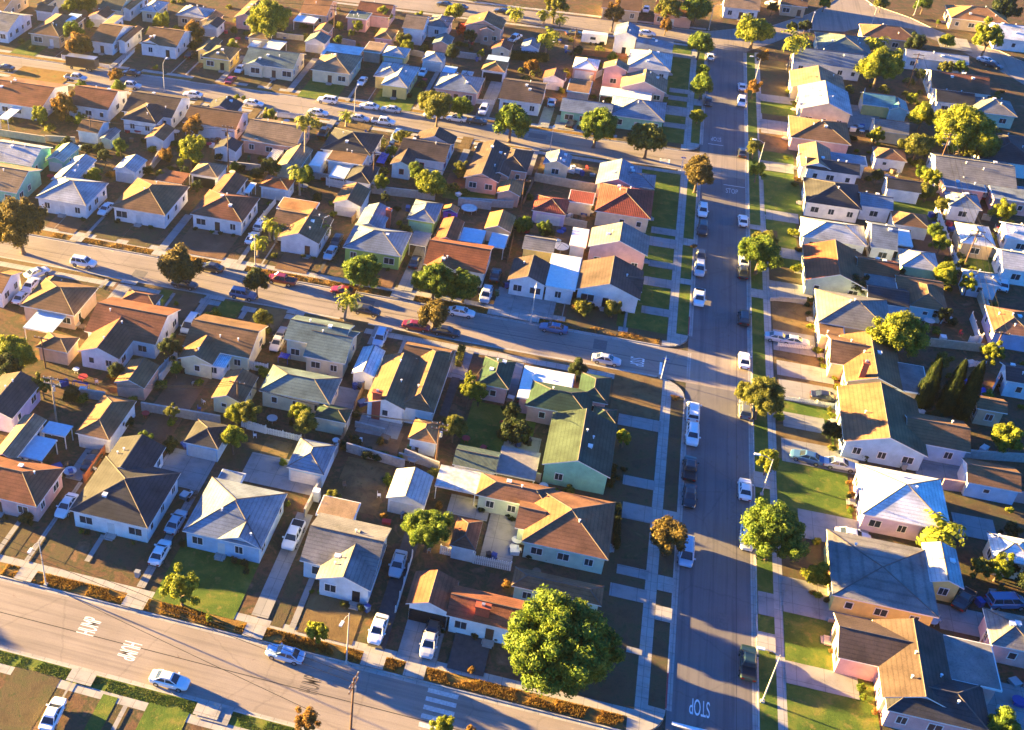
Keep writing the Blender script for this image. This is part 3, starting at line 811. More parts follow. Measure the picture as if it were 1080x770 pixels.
H('C4', 'white', 'charcoal', [('h', 160, 722, 455, 625), ('gu', 470, 742, 640, 690, {'roof': 'blue-grey'})], face='W', desc='white house with charcoal roof and arched windows')
H('C4', 'white', 'charcoal', [('gu', 160, 530, 455, 505), ('gv', 130, 520, 300, 420, {'roof': 'tan'}), ('f', 300, 490, 500, 465, {'roof': 'blue-grey', 'z': 3.1})], face='W')
Ga('C4', 'white', 'terracotta', [('h', 555, 470, 720, 430)], face='W')
Ga('C4', 'white', 'charcoal', [('gu', 620, 645, 800, 605)], face='W')
H('C4', 'pink', 'brown', [('h', 72, 352, 395, 272)], face='W')
H('C4', 'cream', 'light grey', [('gv', 130, 190, 400, 95, {'z': 4.0}), ('gv', 75, 65, 370, 10, {'roof': 'tan'})], face='W', desc='tall cream house with light grey gabled roof')
Ga('C4', 'yellow', 'teal', [('gu', 485, 165, 650, 118)], face='W')
Sh('C4', 'cyan', 'teal', [('gv', 635, 195, 730, 150)])
Ga('C4', 'cream', 'grey', [('gu', 550, 315, 728, 268)], face='W')
H('t14', 'white', 'blue-grey', [('gu', 140, 252, 410, 228)], face='W')
H('t14', 'cream', 'teal-grey', [('h', 240, 208, 440, 155)], face='N')
H('t14', 'tan', 'terracotta', [('h', 420, 148, 635, 125)], face='N')
# --- upper right, beside the curving road
H('C5', 'white', 'light grey', [('gu', 225, 390, 630, 385)], face='E')
H('C5', 'white', 'red-brown', [('gu', 400, 600, 740, 520)], face='E')
H('C5', 'white', 'charcoal', [('gu', 430, 690, 660, 640)], face='E')
H('C5', 'cream', 'grey', [('h', 690, 760, 930, 690)], face='E')
H('C5', 'tan', 'orange-brown', [('h', 530, 125, 880, 80)], face='W')
H('C5', 'white', 'white', [('gu', 830, 260, 1060, 190)], face='W')
# --- back lots at the far right
H('C2', 'white', 'blue-grey', [('h', 262, 242, 450, 172)], face='E')
H('C2', 'tan', 'white', [('h', 300, 350, 580, 525)], face='E')
H('C2', 'pale blue', 'light grey', [('h', 345, 665, 620, 790)], face='E')
H('C2', 'white', 'light grey', [('gu', 620, 665, 800, 560)], face='E')
H('C2', 'white', 'white', [('gu', 645, 460, 830, 380)], face='E')
H('C2', 'pink', 'blue-grey', [('f', 230, 110, 480, 50), ('f', 560, 190, 790, 120)], face='E')
H('C3', 'lilac', 'terracotta', [('h', 560, 388, 790, 255)], face='E')
H('C3', 'pale blue', 'charcoal', [('gu', 645, 720, 830, 630)], face='E')
H('D8', 'tan', 'brown', [('gu', 320, 330, 500, 270)], face='W')
H('B6', 'pink', 'grey', [('h', 890, 650, 1120, 500)], face='E')
H('B6', 'cream', 'white', [('h', 905, 160, 1120, 60)], face='E')
H('t14', 'white', 'grey', [('gu', 720, 730, 1000, 660)], face='E')
H('t14', 'white', 'charcoal', [('h', 900, 650, 1100, 560)], face='E')
# ------------------------------------------------------------------ ground, roads, pavements
def sheet(name, rects, z, mat, label=None, polys=(), dark=()):
    m = MB()
    for x0, y0, x1, y1 in rects: m.face([(x0, y0, z), (x1, y0, z), (x1, y1, z), (x0, y1, z)])
    for p in polys: m.face([(x, y, z) for x, y in p])
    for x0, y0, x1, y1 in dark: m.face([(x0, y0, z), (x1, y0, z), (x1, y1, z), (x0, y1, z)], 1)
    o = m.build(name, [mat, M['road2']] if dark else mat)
    o['kind'] = 'structure'
    if label: o['label'] = label; o['category'] = name.replace('_', ' ')
    return o
def xy(v, *pts): return [tuple(at(v, x, y, 0)[:2]) for x, y in pts]
WX0, WX1 = 17.3, 27.5
sheet('ground', [(-340, -60, 560, 660)], -0.03, M['soil'], 'dark bare ground running out to the horizon')
northE = [(815, 27), (853, 15), (877, 3), (888, -6)]
southE = [(788, 55), (817, 45), (830, 40), (855, 32), (890, 34), (907, 30), (920, 25), (956, 32), (992, 45), (1021, 58), (1065, 81), (1085, 93), (1140, 118)]
eastN = [(905, -6), (920, 5), (960, 19), (985, 31), (1020, 45), (1054, 54), (1085, 68), (1140, 90)]
curve = xy('p', *(southE + eastN[::-1] + northE[::-1]))
ytop = max(p[1] for p in xy('p', (752, 34), (815, 27)))
yS = curve[0][1]
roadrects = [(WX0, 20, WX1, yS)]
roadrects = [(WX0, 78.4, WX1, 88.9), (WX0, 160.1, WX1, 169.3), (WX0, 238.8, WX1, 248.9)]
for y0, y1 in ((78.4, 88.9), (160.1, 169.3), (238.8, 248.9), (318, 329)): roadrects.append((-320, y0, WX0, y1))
dark_road = [(WX0, 20, WX1, 78.4), (WX0, 88.9, WX1, 160.1), (WX0, 169.3, WX1, 238.8), (WX0, 248.9, WX1, yS)]  # wide street between crossings; the sunlit crossings stay in the lighter colour
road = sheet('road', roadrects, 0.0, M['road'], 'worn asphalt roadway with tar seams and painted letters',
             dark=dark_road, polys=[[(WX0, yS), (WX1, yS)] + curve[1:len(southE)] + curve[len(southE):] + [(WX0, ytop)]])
def rpoly(x0, y0, x1, y1, r, se=True, ne=True):
    p = [(x0, y0)]
    if se: p += [(x1 - r + r * math.sin(t), y0 + r - r * math.cos(t)) for t in [R(a) for a in range(0, 91, 15)]]
    else: p += [(x1, y0)]
    if ne: p += [(x1 - r + r * math.cos(t), y1 - r + r * math.sin(t)) for t in [R(a) for a in range(0, 91, 15)]]
    else: p += [(x1, y1)]
    return p + [(x0, y1)]
def block(pts, label):
    m = MB(); m.prism(pts, -0.025, G, 1, 0); o = m.build('yard_ground', [M['soil'], M['kerb']]); struct(o, label)
block(rpoly(-320, -40, WX0, 78.4, 4.5, False, True), 'yard ground south of the lower street')
block(rpoly(-320, 88.9, WX0, 160.1, 4.5), 'yard ground between the lower and middle streets')
block(rpoly(-320, 169.3, WX0, 238.8, 4.5), 'yard ground between the middle and top streets')
block(rpoly(-320, 248.9, WX0, 318, 4.5), 'yard ground between the top and farthest streets')
nE = xy('p', *northE)
block([(-320, 329), (WX0, 329)] + [p for p in nE] + [(nE[-1][0] + 40, nE[-1][1] + 220), (-320, 620)], 'yard ground beyond the farthest street')
block([(WX1, -40), (500, -40), (500, curve[len(southE) - 1][1] - 60)] + curve[1:len(southE)][::-1] + [(WX1, yS - 1)], 'yard ground east of the wide street')
eN = xy('p', *eastN)
block([eN[0]] + eN[1:] + [(520, eN[-1][1] - 60), (520, 620), (eN[0][0] + 40, 620)], 'yard ground beyond the curving road')

Z1, Z2, Z3, Z4 = G + .004, G + .008, G + .012, G + .016
# verges
sheet('verge', [(-190, 89.2, 12.6, 91.2)], Z1, M['strip'], 'dry orange verge grass north of the lower street')
sheet('verge', [(-190, 76.4, 12.6, 78.2)], Z1, M['green'], 'green verge grass south of the lower street')
sheet('verge', [(-190, 169.6, 12.6, 171.5)], Z1, M['strip'], 'dry verge north of the middle street')
sheet('verge', [(-190, 158.7, 12.6, 159.9)], Z1, M['dry'], 'dry verge south of the middle street')
sheet('verge', [(-200, 249.2, 12.6, 250.6)], Z1, M['strip'], 'dry verge north of the top street')
sheet('verge', [(-200, 237.8, 12.6, 238.6)], Z1, M['strip'], 'dry verge south of the top street')
sheet('verge', [(15.2, 93.5, 17.1, 155.5)], Z1, M['dim'], 'worn verge on the west side of the wide street, nearest stretch')
sheet('verge', [(15.2, 174, 17.1, 234), (15.2, 253.5, 17.1, 314)], Z1, M['green'], 'greener verge on the west side of the wide street, farther stretch')
sheet('verge', [(27.7, 30, 29.7, 316)], Z1, M['green'], 'worn verge on the east side of the wide street')
# pavements
PV = [(-320, 91.2, 13.7, 92.4), (-320, 75.2, 17.1, 76.4), (-320, 171.5, 13.7, 173.0), (-320, 157.2, 13.7, 158.7), (-320, 250.6, 13.7, 252.0),
      (-320, 236.4, 13.7, 237.8), (-320, 315.6, 17.1, 317.0), (-320, 330, 17.1, 331.4),
      (13.7, 91.2, 15.2, 158.7), (13.7, 171.5, 15.2, 237.8), (13.7, 250.6, 15.2, 315.6), (29.7, -40, 30.9, 317)]
sheet('pavement', PV, Z2, M['concrete'], 'pale jointed concrete pavement beside the streets')
corner = []
for yc, s in ((88.9, 1), (160.1, -1), (169.3, 1), (238.8, -1), (248.9, 1)):
    pts = [(13.0, yc + s * .1)] + [(17.2 - 4.4 + 4.4 * math.sin(R(a)), yc + s * (4.5 - 4.4 * math.cos(R(a)))) for a in range(10, 91, 10)] + [(15.2, yc + s * 4.6), (15.2, yc + s * 2.3), (13.0, yc + s * 2.3)]
    corner.append(pts if s > 0 else pts[::-1])
sheet('pavement', [], Z3, M['concrete'], 'flared concrete pavement at the street corners', corner)
# kerbs and gutters
kb = []
for y in (88.9, 169.3, 248.9): kb.append((-320, y + .001, 12.7, y + .18))
for y in (78.4, 160.1, 238.8): kb.append((-320, y - .18, 12.7, y - .001))
for y0, y1 in ((93.5, 155.5), (174, 234), (253.5, 314)): kb.append((WX0 - .18, y0, WX0 - .001, y1))
kb.append((WX1 + .001, -40, WX1 + .18, 316))
sheet('kerb', kb, Z2, M['kerb'], 'pale concrete kerb stones along the roadway')
gt = []
for y0, y1 in ((88.4, 88.88), (78.42, 78.9), (168.8, 169.28), (160.12, 160.6), (248.4, 248.88), (238.82, 239.3)): gt.append((-320, y0, 12.7, y1))
for y0, y1 in ((93.5, 155.5), (174, 234), (253.5, 314)): gt.append((WX0 + .02, y0, WX0 + .6, y1))
gt += [(WX1 - .6, -40, WX1 - .02, 316), (WX0 + .02, 160.6, WX0 + .6, 168.8), (WX0 + .02, 239.3, WX0 + .6, 248.4)]
sheet('gutter', gt, 0.004, M['concrete'], 'pale concrete gutter strip along the roadway')
sheet('kerb', [(WX0 - .175, 93.6, WX0 - .004, 99), (WX0 - .175, 174.2, WX0 - .004, 180)], Z3, plain('red kerb paint', (.4, .06, .05), 0.8), 'red painted kerb near the corners')

# road markings and seams are parts of the road
def mark(name, rects, mat, z=0.009):
    m = MB()
    for x0, y0, x1, y1 in rects: m.face([(x0, y0, z), (x1, y0, z), (x1, y1, z), (x0, y1, z)])
    return m.build(name, mat, road)
def lettering(word, cx, cy, w, h, rz, mat):
    cu = bpy.data.curves.new('lettering', 'FONT'); cu.body = word; cu.align_x = 'CENTER'; cu.align_y = 'CENTER'; cu.offset = 0.004
    o = bpy.data.objects.new('painted_word', cu); col.objects.link(o)
    bpy.context.view_layer.update()
    me = bpy.data.meshes.new_from_object(o.evaluated_get(bpy.context.evaluated_depsgraph_get()))
    bpy.data.objects.remove(o)
    xs = [v.co.x for v in me.vertices]; ys = [v.co.y for v in me.vertices]
    sx, sy = w / (max(xs) - min(xs)), h / (max(ys) - min(ys)); mx, my = (max(xs) + min(xs)) / 2, (max(ys) + min(ys)) / 2
    for v in me.vertices: v.co = ((v.co.x - mx) * sx, (v.co.y - my) * sy, 0)
    me.materials.clear(); me.materials.append(mat)
    o = bpy.data.objects.new('painted_word', me); col.objects.link(o); o.parent = road; o.location = (cx, cy, 0.009); o.rotation_euler = (0, 0, R(rz))
    return o
M['fadepaint'] = plain('worn road paint', (.5, .5, .49), 0.75, var=.3, scale=3)
lettering('HUMP', -51.5, 84.9, 2.7, 2.3, 90, M['paint'])
lettering('HUMP', -45.3, 82.8, 2.7, 2.3, -90, M['paint'])
p = at('t42', 260, 585, 0); lettering('HUMP', p.x, p.y, 2.5, 2.2, 90, M['oldpaint'])
lettering('STOP', 21.0, 95.0, 2.3, 2.4, 180, M['paint'])
lettering('STOP', 20.7, 257.6, 2.2, 2.2, 180, M['fadepaint'])
lettering('STOP', 24.2, 232.2, 2.4, 2.2, 0, M['fadepaint'])
lettering('STOP', 9.4, 163.5, 2.4, 2.3, -90, M['paint'])
p = at('p', 701, 170, 0); lettering('STOP', p.x, p.y, 2.4, 2.3, -90, M['paint'])
mark('stop_line', [(18.0, 91.6, 22.3, 92.1)], M['paint']); mark('stop_line', [(19.0, 254.4, 22.3, 254.7)], M['fadepaint'])
mark('stop_line', [(22.5, 234.6, 26.8, 234.9)], M['fadepaint']); mark('stop_line', [(13.0, 161.0, 13.4, 164.6)], M['paint'])
mark('crosswalk', [(-9.7, 80.2 + 1.25 * k, -6.1, 80.85 + 1.25 * k) for k in range(7)], M['fadepaint'])
mark('seam', [(-320, 83.55, 17.3, 83.67)], M['seam'], .006); mark('seam', [(-320, 164.6, 17.3, 164.7)], M['seam'], .006)
mark('seam', [(-320, 243.8, 17.3, 243.9)], M['seam'], .006)
mark('seam', [(25.1, 30, 25.14, 318)], M['seam'], .006)

M['patch'] = plain('newer asphalt patch', (.13, .12, .115), .85, var=.2, scale=2)
mark('asphalt_patch', [(22.9, 107.6, 24.1, 110.9), (24.3, 128, 25.9, 133), (18.6, 140, 20.1, 144.5), (21.2, 181, 23.4, 183.2), (19.2, 216, 20.6, 222), (-40, 165.2, -36, 167.6), (-80, 161.5, -77.5, 164), (2, 165, 4.2, 168), (-60, 240.4, -55, 242.6), (-20, 244.5, -16, 247)], M['patch'], .005)
# driveways, paths and lawns, read lot by lot
DR, PA = {}, []
def D(v, x0, y0, x1, y1, mat='drive'):
    a, b = at(v, x0, y0), at(v, x1, y1); PA.append(a)
    DR.setdefault(mat, []).append((min(a.x, b.x), min(a.y, b.y), max(a.x, b.x), max(a.y, b.y)))
LW = {}
def L(mat, v, x0, y0, x1, y1):
    a, b = at(v, x0, y0), at(v, x1, y1)
    LW.setdefault(mat, []).append((min(a.x, b.x), min(a.y, b.y), max(a.x, b.x), max(a.y, b.y)))
# lower street, north side
D('D7', 170, 756, 590, 200); D('D7', -40, 750, 125, 470); D('D7', 600, 756, 755, 575)
D('p', 144, 619, 228, 487); D('p', 265, 649, 330, 544); D('t42', 172, 355, 280, 155); D('t42', 490, 430, 715, -40, 'asphalt2')
D('t42', 612, 462, 812, 345); D('t42', 812, 520, 1000, 380, 'asphalt2')
L('dim', 'D7', 330, 745, 600, 560); L('dim', 'D7', 740, 756, 1075, 600); L('dim', 'D7', 20, 700, 250, 520)
L('green', 't41', 615, 240, 1070, 60); L('dim', 't42', 95, 345, 240, 130); L('dry', 't42', 200, 370, 490, 245)
L('dim', 't31', 5, 760, 60, 600)
# lower street, south side
D('t41', 250, 640, 330, 520); D('t41', 450, 770, 520, 675); D('t41', 790, 720, 950, 690)
L('green', 't41', 340, 770, 480, 640); L('green', 't41', 520, 830, 770, 700); L('dim', 't41', -100, 770, 250, 560)
for v, x0, x1, yy in (('t41', 60, 140, 150), ('t41', 500, 600, 250), ('t41', 990, 1080, 370), ('t42', 455, 555, 520), ('t42', 630, 720, 560)):
    a, b = at(v, x0, yy), at(v, x1, yy)
    DR.setdefault('apron', []).append((a.x, 89.0, b.x, 91.19))
for v, x0, x1, yy in (('t41', 285, 400, 540), ('t41', 790, 900, 690)):
    a, b = at(v, x0, yy), at(v, x1, yy)
    DR.setdefault('apron', []).append((a.x, 76.41, b.x, 78.3))
# wide street, west lawns crossed by paths
LW.setdefault('dim', []).extend([(5.2, 92.45, 13.65, 157.1)]); LW.setdefault('green', []).extend([(5.2, 173.1, 13.65, 236.3), (5.2, 252.1, 13.65, 315)])
L('green', 't23', 640, 200, 745, 25); L('green', 't23', 625, 405, 725, 245); L('dry', 't33', 470, 225, 680, 75); L('green', 't13', 700, 450, 790, 365)
for v, x0, y0, x1, y1 in (('t43', 500, 135, 632, 125), ('t43', 470, 225, 625, 205), ('t43', 540, 455, 605, 445), ('t33', 505, 262, 682, 250), ('t33', 525, 505, 658, 492),
                          ('t33', 520, 640, 650, 600), ('t23', 640, 215, 748, 205), ('t23', 630, 265, 745, 245), ('t23', 630, 350, 740, 342), ('t23', 610, 425, 730, 410),
                          ('t23', 600, 540, 722, 530), ('t13', 715, 375, 800, 368), ('t13', 710, 405, 795, 398), ('t13', 700, 465, 790, 440), ('t13', 690, 515, 785, 508), ('t13', 720, 230, 810, 225),
                          ('t23', 525, 615, 550, 520)):
    D(v, x0, y0, x1, y1)
for y0, y1 in ((112.2, 115), (107.0, 109.5), (124.8, 128), (205.2, 208), (190.5, 192.5), (275, 279)): DR.setdefault('apron', []).append((15.21, y0, 17.25, y1))
# wide street, east lawns
LW.setdefault('dim', []).append((30.95, 40, 38.8, 312))
for v, x0, y0, x1, y1 in (('t44', 110, 555, 400, 330), ('t44', 120, 770, 470, 585), ('t34', 80, 660, 355, 420), ('t34', 100, 240, 290, 175), ('t34', 80, 330, 300, 275), ('t24', 25, 140, 165, 20),
                          ('t24', 30, 200, 150, 165), ('t24', 80, 350, 190, 300), ('t14', 10, 670, 140, 630), ('t14', 10, 730, 140, 685), ('t14', 10, 460, 140, 410), ('t24', 80, 280, 150, 210)):
    L('green', v, x0, y0, x1, y1)
L('dry', 't34', 80, 160, 300, 80); L('dry', 't34', 75, 395, 290, 285); L('dry', 't24', 60, 640, 235, 490); L('dry', 't24', 65, 770, 240, 690); L('dry', 't14', 5, 610, 120, 540)
for v, x0, y0, x1, y1 in (('t44', 100, 290, 560, 245), ('t44', 110, 580, 400, 555), ('t44', -2, 300, 60, 220), ('t34', 85, 160, 325, 120), ('t34', 75, 60, 300, 40), ('t34', 95, 410, 400, 375), ('t34', 100, 270, 265, 240),
                          ('t34', 165, 720, 440, 660), ('t24', 60, 690, 225, 635), ('t24', 45, 485, 215, 435), ('t24', 30, 160, 160, 140), ('t24', 80, 315, 180, 290), ('t14', 10, 540, 130, 500), ('t14', 10, 690, 140, 670),
                          ('t14', 0, 410, 150, 400), ('t34', 640, 470, 830, 340)):
    D(v, x0, y0, x1, y1)
for y0, y1 in ((106, 109), (137, 140.5), (160.5, 163), (190, 193), (216, 218)): DR.setdefault('apron', []).append((27.55, y0, 29.69, y1))
# middle street, north side
D('B2', 478, 535, 690, 330); D('B2', 305, 500, 380, 420); D('B2', 690, 555, 790, 440); D('B2', 895, 610, 1100, 420); D('B3', 365, 700, 545, 480); D('B3', 505, 710, 600, 580)
D('t22', 610, 445, 745, 280); D('t23', -5, 530, 262, 475); D('t23', 275, 570, 295, 500); D('t22', 285, 385, 385, 230, 'asphalt2')
L('dirt', 'B2', 330, 505, 545, 390); L('dim', 'B2', 540, 545, 760, 450); L('dim', 'B2', 720, 580, 960, 465); L('dirt', 'B3', 10, 620, 430, 480); L('dirt', 'B3', 590, 720, 860, 600)
L('dirt', 't22', 470, 420, 640, 330); L('dim', 't23', 285, 600, 525, 490); L('dim', 't23', 545, 625, 715, 540); L('dirt', 't21', 185, 190, 330, 150)
for v, x0, x1, yy in (('B2', 400, 480, 555), ('B2', 870, 980, 630), ('B3', 280, 440, 700), ('t22', 590, 690, 460), ('t23', -30, 190, 560)):
    a, b = at(v, x0, yy), at(v, x1, yy); DR.setdefault('apron', []).append((a.x, 169.4, b.x, 171.49))
# middle street, south side
D('A1', 85, 320, 300, 135); D('A1', 595, 315, 755, 230); D('A2', 150, 345, 345, 135); D('A2', 700, 425, 860, 215); D('A3', 470, 235, 580, 145); D('A4', 55, 205, 215, 60); D('A4', 400, 330, 500, 130)
D('A1', 560, 235, 620, 190); D('A1', 930, 345, 1000, 275); D('A2', 490, 250, 560, 190); D('A3', 640, 300, 700, 205)
L('dirt', 'A1', 620, 260, 700, 205); L('green', 'A1', 860, 330, 990, 255); L('dry', 'A1', 940, 350, 1075, 280); L('dirt', 'A2', 90, 230, 290, 125); L('green', 'A2', 350, 225, 530, 165)
L('dry', 'A2', 540, 290, 780, 200); L('dry', 'A3', 250, 215, 480, 110); L('dry', 't33', 470, 240, 690, 80)
for v, x0, x1, yy in (('A1', 700, 800, 190), ('A2', 300, 420, 140), ('A2', 770, 880, 210), ('A3', 530, 620, 140)):
    a, b = at(v, x0, yy), at(v, x1, yy); DR.setdefault('apron', []).append((a.x, 158.71, b.x, 160.0))
# top street, north side
D('t12', 158, 372, 292, 240); D('t12', 75, 358, 115, 320); D('t12', 400, 412, 470, 330); D('t12', 485, 420, 535, 350); D('t12', 685, 440, 790, 285); D('t11', 430, 280, 555, 195)
D('t11', 690, 300, 770, 230); D('t11', 750, 305, 815, 250); D('t11', 880, 330, 1000, 230); D('t11', 215, 240, 265, 200); D('t13', 180, 515, 250, 440); D('t13', 245, 520, 350, 480); D('t12', 930, 470, 1060, 300)
L('green', 't12', 205, 392, 430, 310); L('green', 't12', 500, 430, 715, 360); L('dim', 't12', 0, 350, 90, 300); L('dim', 't12', 95, 365, 210, 270); L('dim', 't11', 510, 290, 650, 220); L('dim', 't11', 660, 300, 740, 240)
L('dim', 't11', 770, 330, 930, 270); L('green', 't11', 40, 215, 220, 170); L('dim', 't13', 500, 570, 770, 515); L('dim', 't13', 260, 520, 330, 480)
# top street, south side
L('strip', 'C6', 30, 130, 430, 95); L('dry', 'C7', 430, 240, 520, 190); L('dry', 'C7', 740, 310, 850, 240); D('C7', 720, 410, 860, 250); D('D5', 190, 300, 300, 200); D('D5', 960, 500, 1060, 370); D('D5', 600, 300, 680, 250)
D('B5', 390, 240, 480, 100); L('dry', 'D5', 290, 250, 520, 195); L('dry', 'D5', 980, 380, 1080, 300)
# back yards
L('dirt', 't31', 610, 200, 860, 60); L('dirt', 't31', 560, 300, 760, 210); L('dry', 't32', 330, 590, 600, 430); L('dry', 't32', 10, 460, 190, 340); L('dim', 't31', 880, 420, 1078, 330); D('t31', 610, 490, 860, 390); D('A6', 60, 360, 560, 290)
D('t31', 265, 480, 420, 360); D('A5', 570, 700, 820, 420); D('A5', 380, 440, 640, 380); D('A4', 370, 640, 600, 560); D('A3', 200, 600, 440, 500); D('A3', 880, 640, 1000, 430, 'asphalt2'); L('green', 'A4', 130, 600, 580, 410)
D('t32', 440, 290, 640, 250); L('dirt', 't32', 430, 345, 640, 300); L('dirt', 'B4', 390, 540, 500, 410); L('dirt', 't23', 240, 260, 400, 195); L('dirt', 'C7', 740, 560, 930, 480); L('dirt', 't12', 800, 760, 1000, 650)
L('green', 'B4', 680, 370, 1000, 320); L('dirt', 'D8', 60, 560, 300, 700); L('dim', 'B7', 640, 560, 1060, 460); L('dirt', 't24', 640, 290, 760, 230); L('green', 't24', 550, 140, 720, 90); L('green', 't24', 800, 370, 950, 310)
D('B6', 600, 560, 840, 470); D('B7', 690, 670, 900, 590); D('t24', 480, 380, 560, 320); D('t14', 360, 520, 480, 440); D('C5', 460, 330, 640, 270); D('t44', 900, 740, 1078, 600)
LN = {'dim': 'worn grey-brown lawn patches in the yards', 'green': 'watered green lawn patches in the yards', 'dry': 'dry yellow lawn patches in the yards', 'dirt': 'bare red dirt patches in the yards', 'strip': 'yellow grass patch beside the top street'}
def stack(rs, z):   # each sheet of a layer a hair above the last so that none share a plane
    return [(r, z + .0004 * i) for i, r in enumerate(rs)]
def multi(name, rz, mat, label):
    m = MB()
    for (x0, y0, x1, y1), z in rz: m.face([(x0, y0, z), (x1, y0, z), (x1, y1, z), (x0, y1, z)])
    struct(m.build(name, mat), label)
off = 0
for k, rs in LW.items():
    multi('bare_soil' if k == 'dirt' else 'lawn', stack(rs, G + .02 + off), M[k], LN[k]); off += .015
off = 0
for k, rs in DR.items():
    multi('driveway', stack(rs, G + .10 + off), M['concrete' if k == 'apron' else k], {'drive': 'pale concrete driveways and paths across the yards', 'asphalt2': 'dark paved driveways beside the houses', 'apron': 'concrete aprons crossing the verges'}[k])
    off += .04

# shaggy grass on the nearest verges and lawns, far too many blades to count
def tufts(name, rects, n, h, mat, label, seed):
    rr = random.Random(seed); m = MB(); tot = sum((x1 - x0) * (y1 - y0) for x0, y0, x1, y1 in rects)
    for x0, y0, x1, y1 in rects:
        for _ in range(int(n * (x1 - x0) * (y1 - y0) / tot)):
            x, y = rr.uniform(x0, x1), rr.uniform(y0, y1)
            if noise.noise((x * .5, y * .5, seed)) < -.15: continue
            hh = h * rr.uniform(.4, 1.2); a = rr.uniform(0, 6.283); w = .07
            dx, dy = math.cos(a) * w, math.sin(a) * w; lx, ly = rr.uniform(-.12, .12), rr.uniform(-.12, .12)
            m.face([(x - dx, y - dy, G), (x + dx, y + dy, G), (x + lx, y + ly, G + hh)])
    o = m.build(name, mat); o['kind'] = 'stuff'; o['label'] = label; o['category'] = 'grass'
def gaps(x0, x1, y0, y1):
    ap = sorted((max(r[0], x0), min(r[2], x1)) for r in DR['apron'] if r[1] < y1 and r[3] > y0 and r[2] > x0 and r[0] < x1)
    out, x = [], x0
    for a, b in ap:
        if a > x: out.append((x, y0, a, y1))
        x = max(x, b)
    if x < x1: out.append((x, y0, x1, y1))
    return out
M['gr_dry'] = leafmat('dry grass blades', (.14, .07, .02), (.26, .14, .035), (.3, .2, .05))
M['gr_green'] = leafmat('green grass blades', (.04, .08, .012), (.07, .12, .02), (.16, .16, .03))
tufts('verge_grass', gaps(-66, 12.6, 89.25, 91.1), 16000, .3, M['gr_dry'], 'shaggy dry orange grass on the verge north of the lower street', 1)
tufts('verge_grass', gaps(-66, -16, 76.5, 78.1), 9000, .1, M['gr_green'], 'green grass on the verge south of the lower street', 2)
tufts('verge_grass', gaps(-100, 12.6, 169.7, 171.4), 9000, .25, M['gr_dry'], 'dry yellow grass on the verge north of the middle street', 3)
# ------------------------------------------------------------------ trees and shrubs
def crown_mesh(name, n_clump, n_leaf, leaf, seed, flat=0.8, clump=.34, core=True, low=-.55):
    """unit crown: leaf faces scattered over many small clumps spread through the crown"""
    rr = random.Random(seed); m = MB()
    cl = []
    for i in range(n_clump):
        for _ in range(60):
            u = Vector((rr.gauss(0, 1), rr.gauss(0, 1), rr.gauss(0, 1))).normalized()
            if u.z > low: break
        k = noise.noise(u * 1.7 + Vector((seed, 0, 0)))
        rad = (rr.uniform(.45, .74) if i % 3 else rr.uniform(.15, .5)) * (1 + (.2 if n_clump > 250 else .62) * k)
        cl.append((Vector((u.x * rad, u.y * rad, u.z * rad * flat)), clump * rr.uniform(.55, 1.15)))
    for i in range(n_leaf):
        c, r = cl[i % n_clump]
        d = Vector((rr.gauss(0, 1), rr.gauss(0, 1), rr.gauss(0, 1) + .25)).normalized()
        p = c + d * r * rr.uniform(.72, 1.06)
        nrm = (d + Vector((rr.gauss(0, .5), rr.gauss(0, .5), rr.gauss(0, .5)))).normalized()
        a = nrm.orthogonal().normalized(); b = nrm.cross(a); t = rr.uniform(0, 6.28)
        a, b = a * math.cos(t) + b * math.sin(t), b * math.cos(t) - a * math.sin(t)
        s = leaf * rr.uniform(.6, 1.25)
        m.face([p - a * s, p - b * s * .55, p + a * s + nrm * s * .15, p + b * s * .55])
    if core:  # solid balls inside the clumps, added to stop light passing through
        for c, r in cl:
            bm = bmesh.new(); bmesh.ops.create_icosphere(bm, subdivisions=1, radius=r * .72)
            for f in bm.faces: m.face([v.co + c for v in f.verts])
            bm.free()
    return m.mesh(name, [M['lf_green']])
CROWN = {'round': [crown_mesh('crown', 64, 9500, .06, s, .85, .28) for s in (1, 2, 3)],
         'wide': [crown_mesh('crown', 64, 9500, .06, s, .62, .26) for s in (4, 5)],
         'loose': [crown_mesh('crown', 34, 4200, .066, s, .9, .22) for s in (6, 7)],
         'huge': [crown_mesh('crown', 300, 60000, .026, 8, .72, .15)],
         'dense': [crown_mesh('crown', 140, 24000, .037, s, .8, .2) for s in (9, 10)]}
SHRUB = [crown_mesh('foliage', 20, 1300, .11, s, .8, .36, low=-.1) for s in (20, 21, 22)]
trunks = {}
def trunk_mesh(h, r, seed, limbs=True):
    rr = random.Random(seed); m = MB()
    bend = (rr.uniform(-.05, .05) * h, rr.uniform(-.05, .05) * h)
    m.tube([(0, 0, -.05), (0, 0, .25), (bend[0] * .5, bend[1] * .5, h * .5), (bend[0], bend[1], h)], [r * 1.5, r * 1.05, r * .85, r * .7], 8)
    if limbs:
        for k in range(5):
            a = k * 1.26 + rr.uniform(-.3, .3); l = h * rr.uniform(.5, .8)
            m.tube([(bend[0], bend[1], h * .92), (bend[0] + math.cos(a) * l * .5, bend[1] + math.sin(a) * l * .5, h + l * .45), (bend[0] + math.cos(a) * l, bend[1] + math.sin(a) * l, h + l * .7)], [r * .55, r * .35, r * .12], 6)
    return m.mesh('trunk', [M['bark']])
TN = [0]
COLN = {'lf_green': 'green', 'lf_yellow': 'yellow-green', 'lf_orange': 'rusty orange', 'lf_brown': 'olive-brown', 'lf_dark': 'dark green', 'lf_olive': 'olive', 'lf_flower': 'red-flowering'}
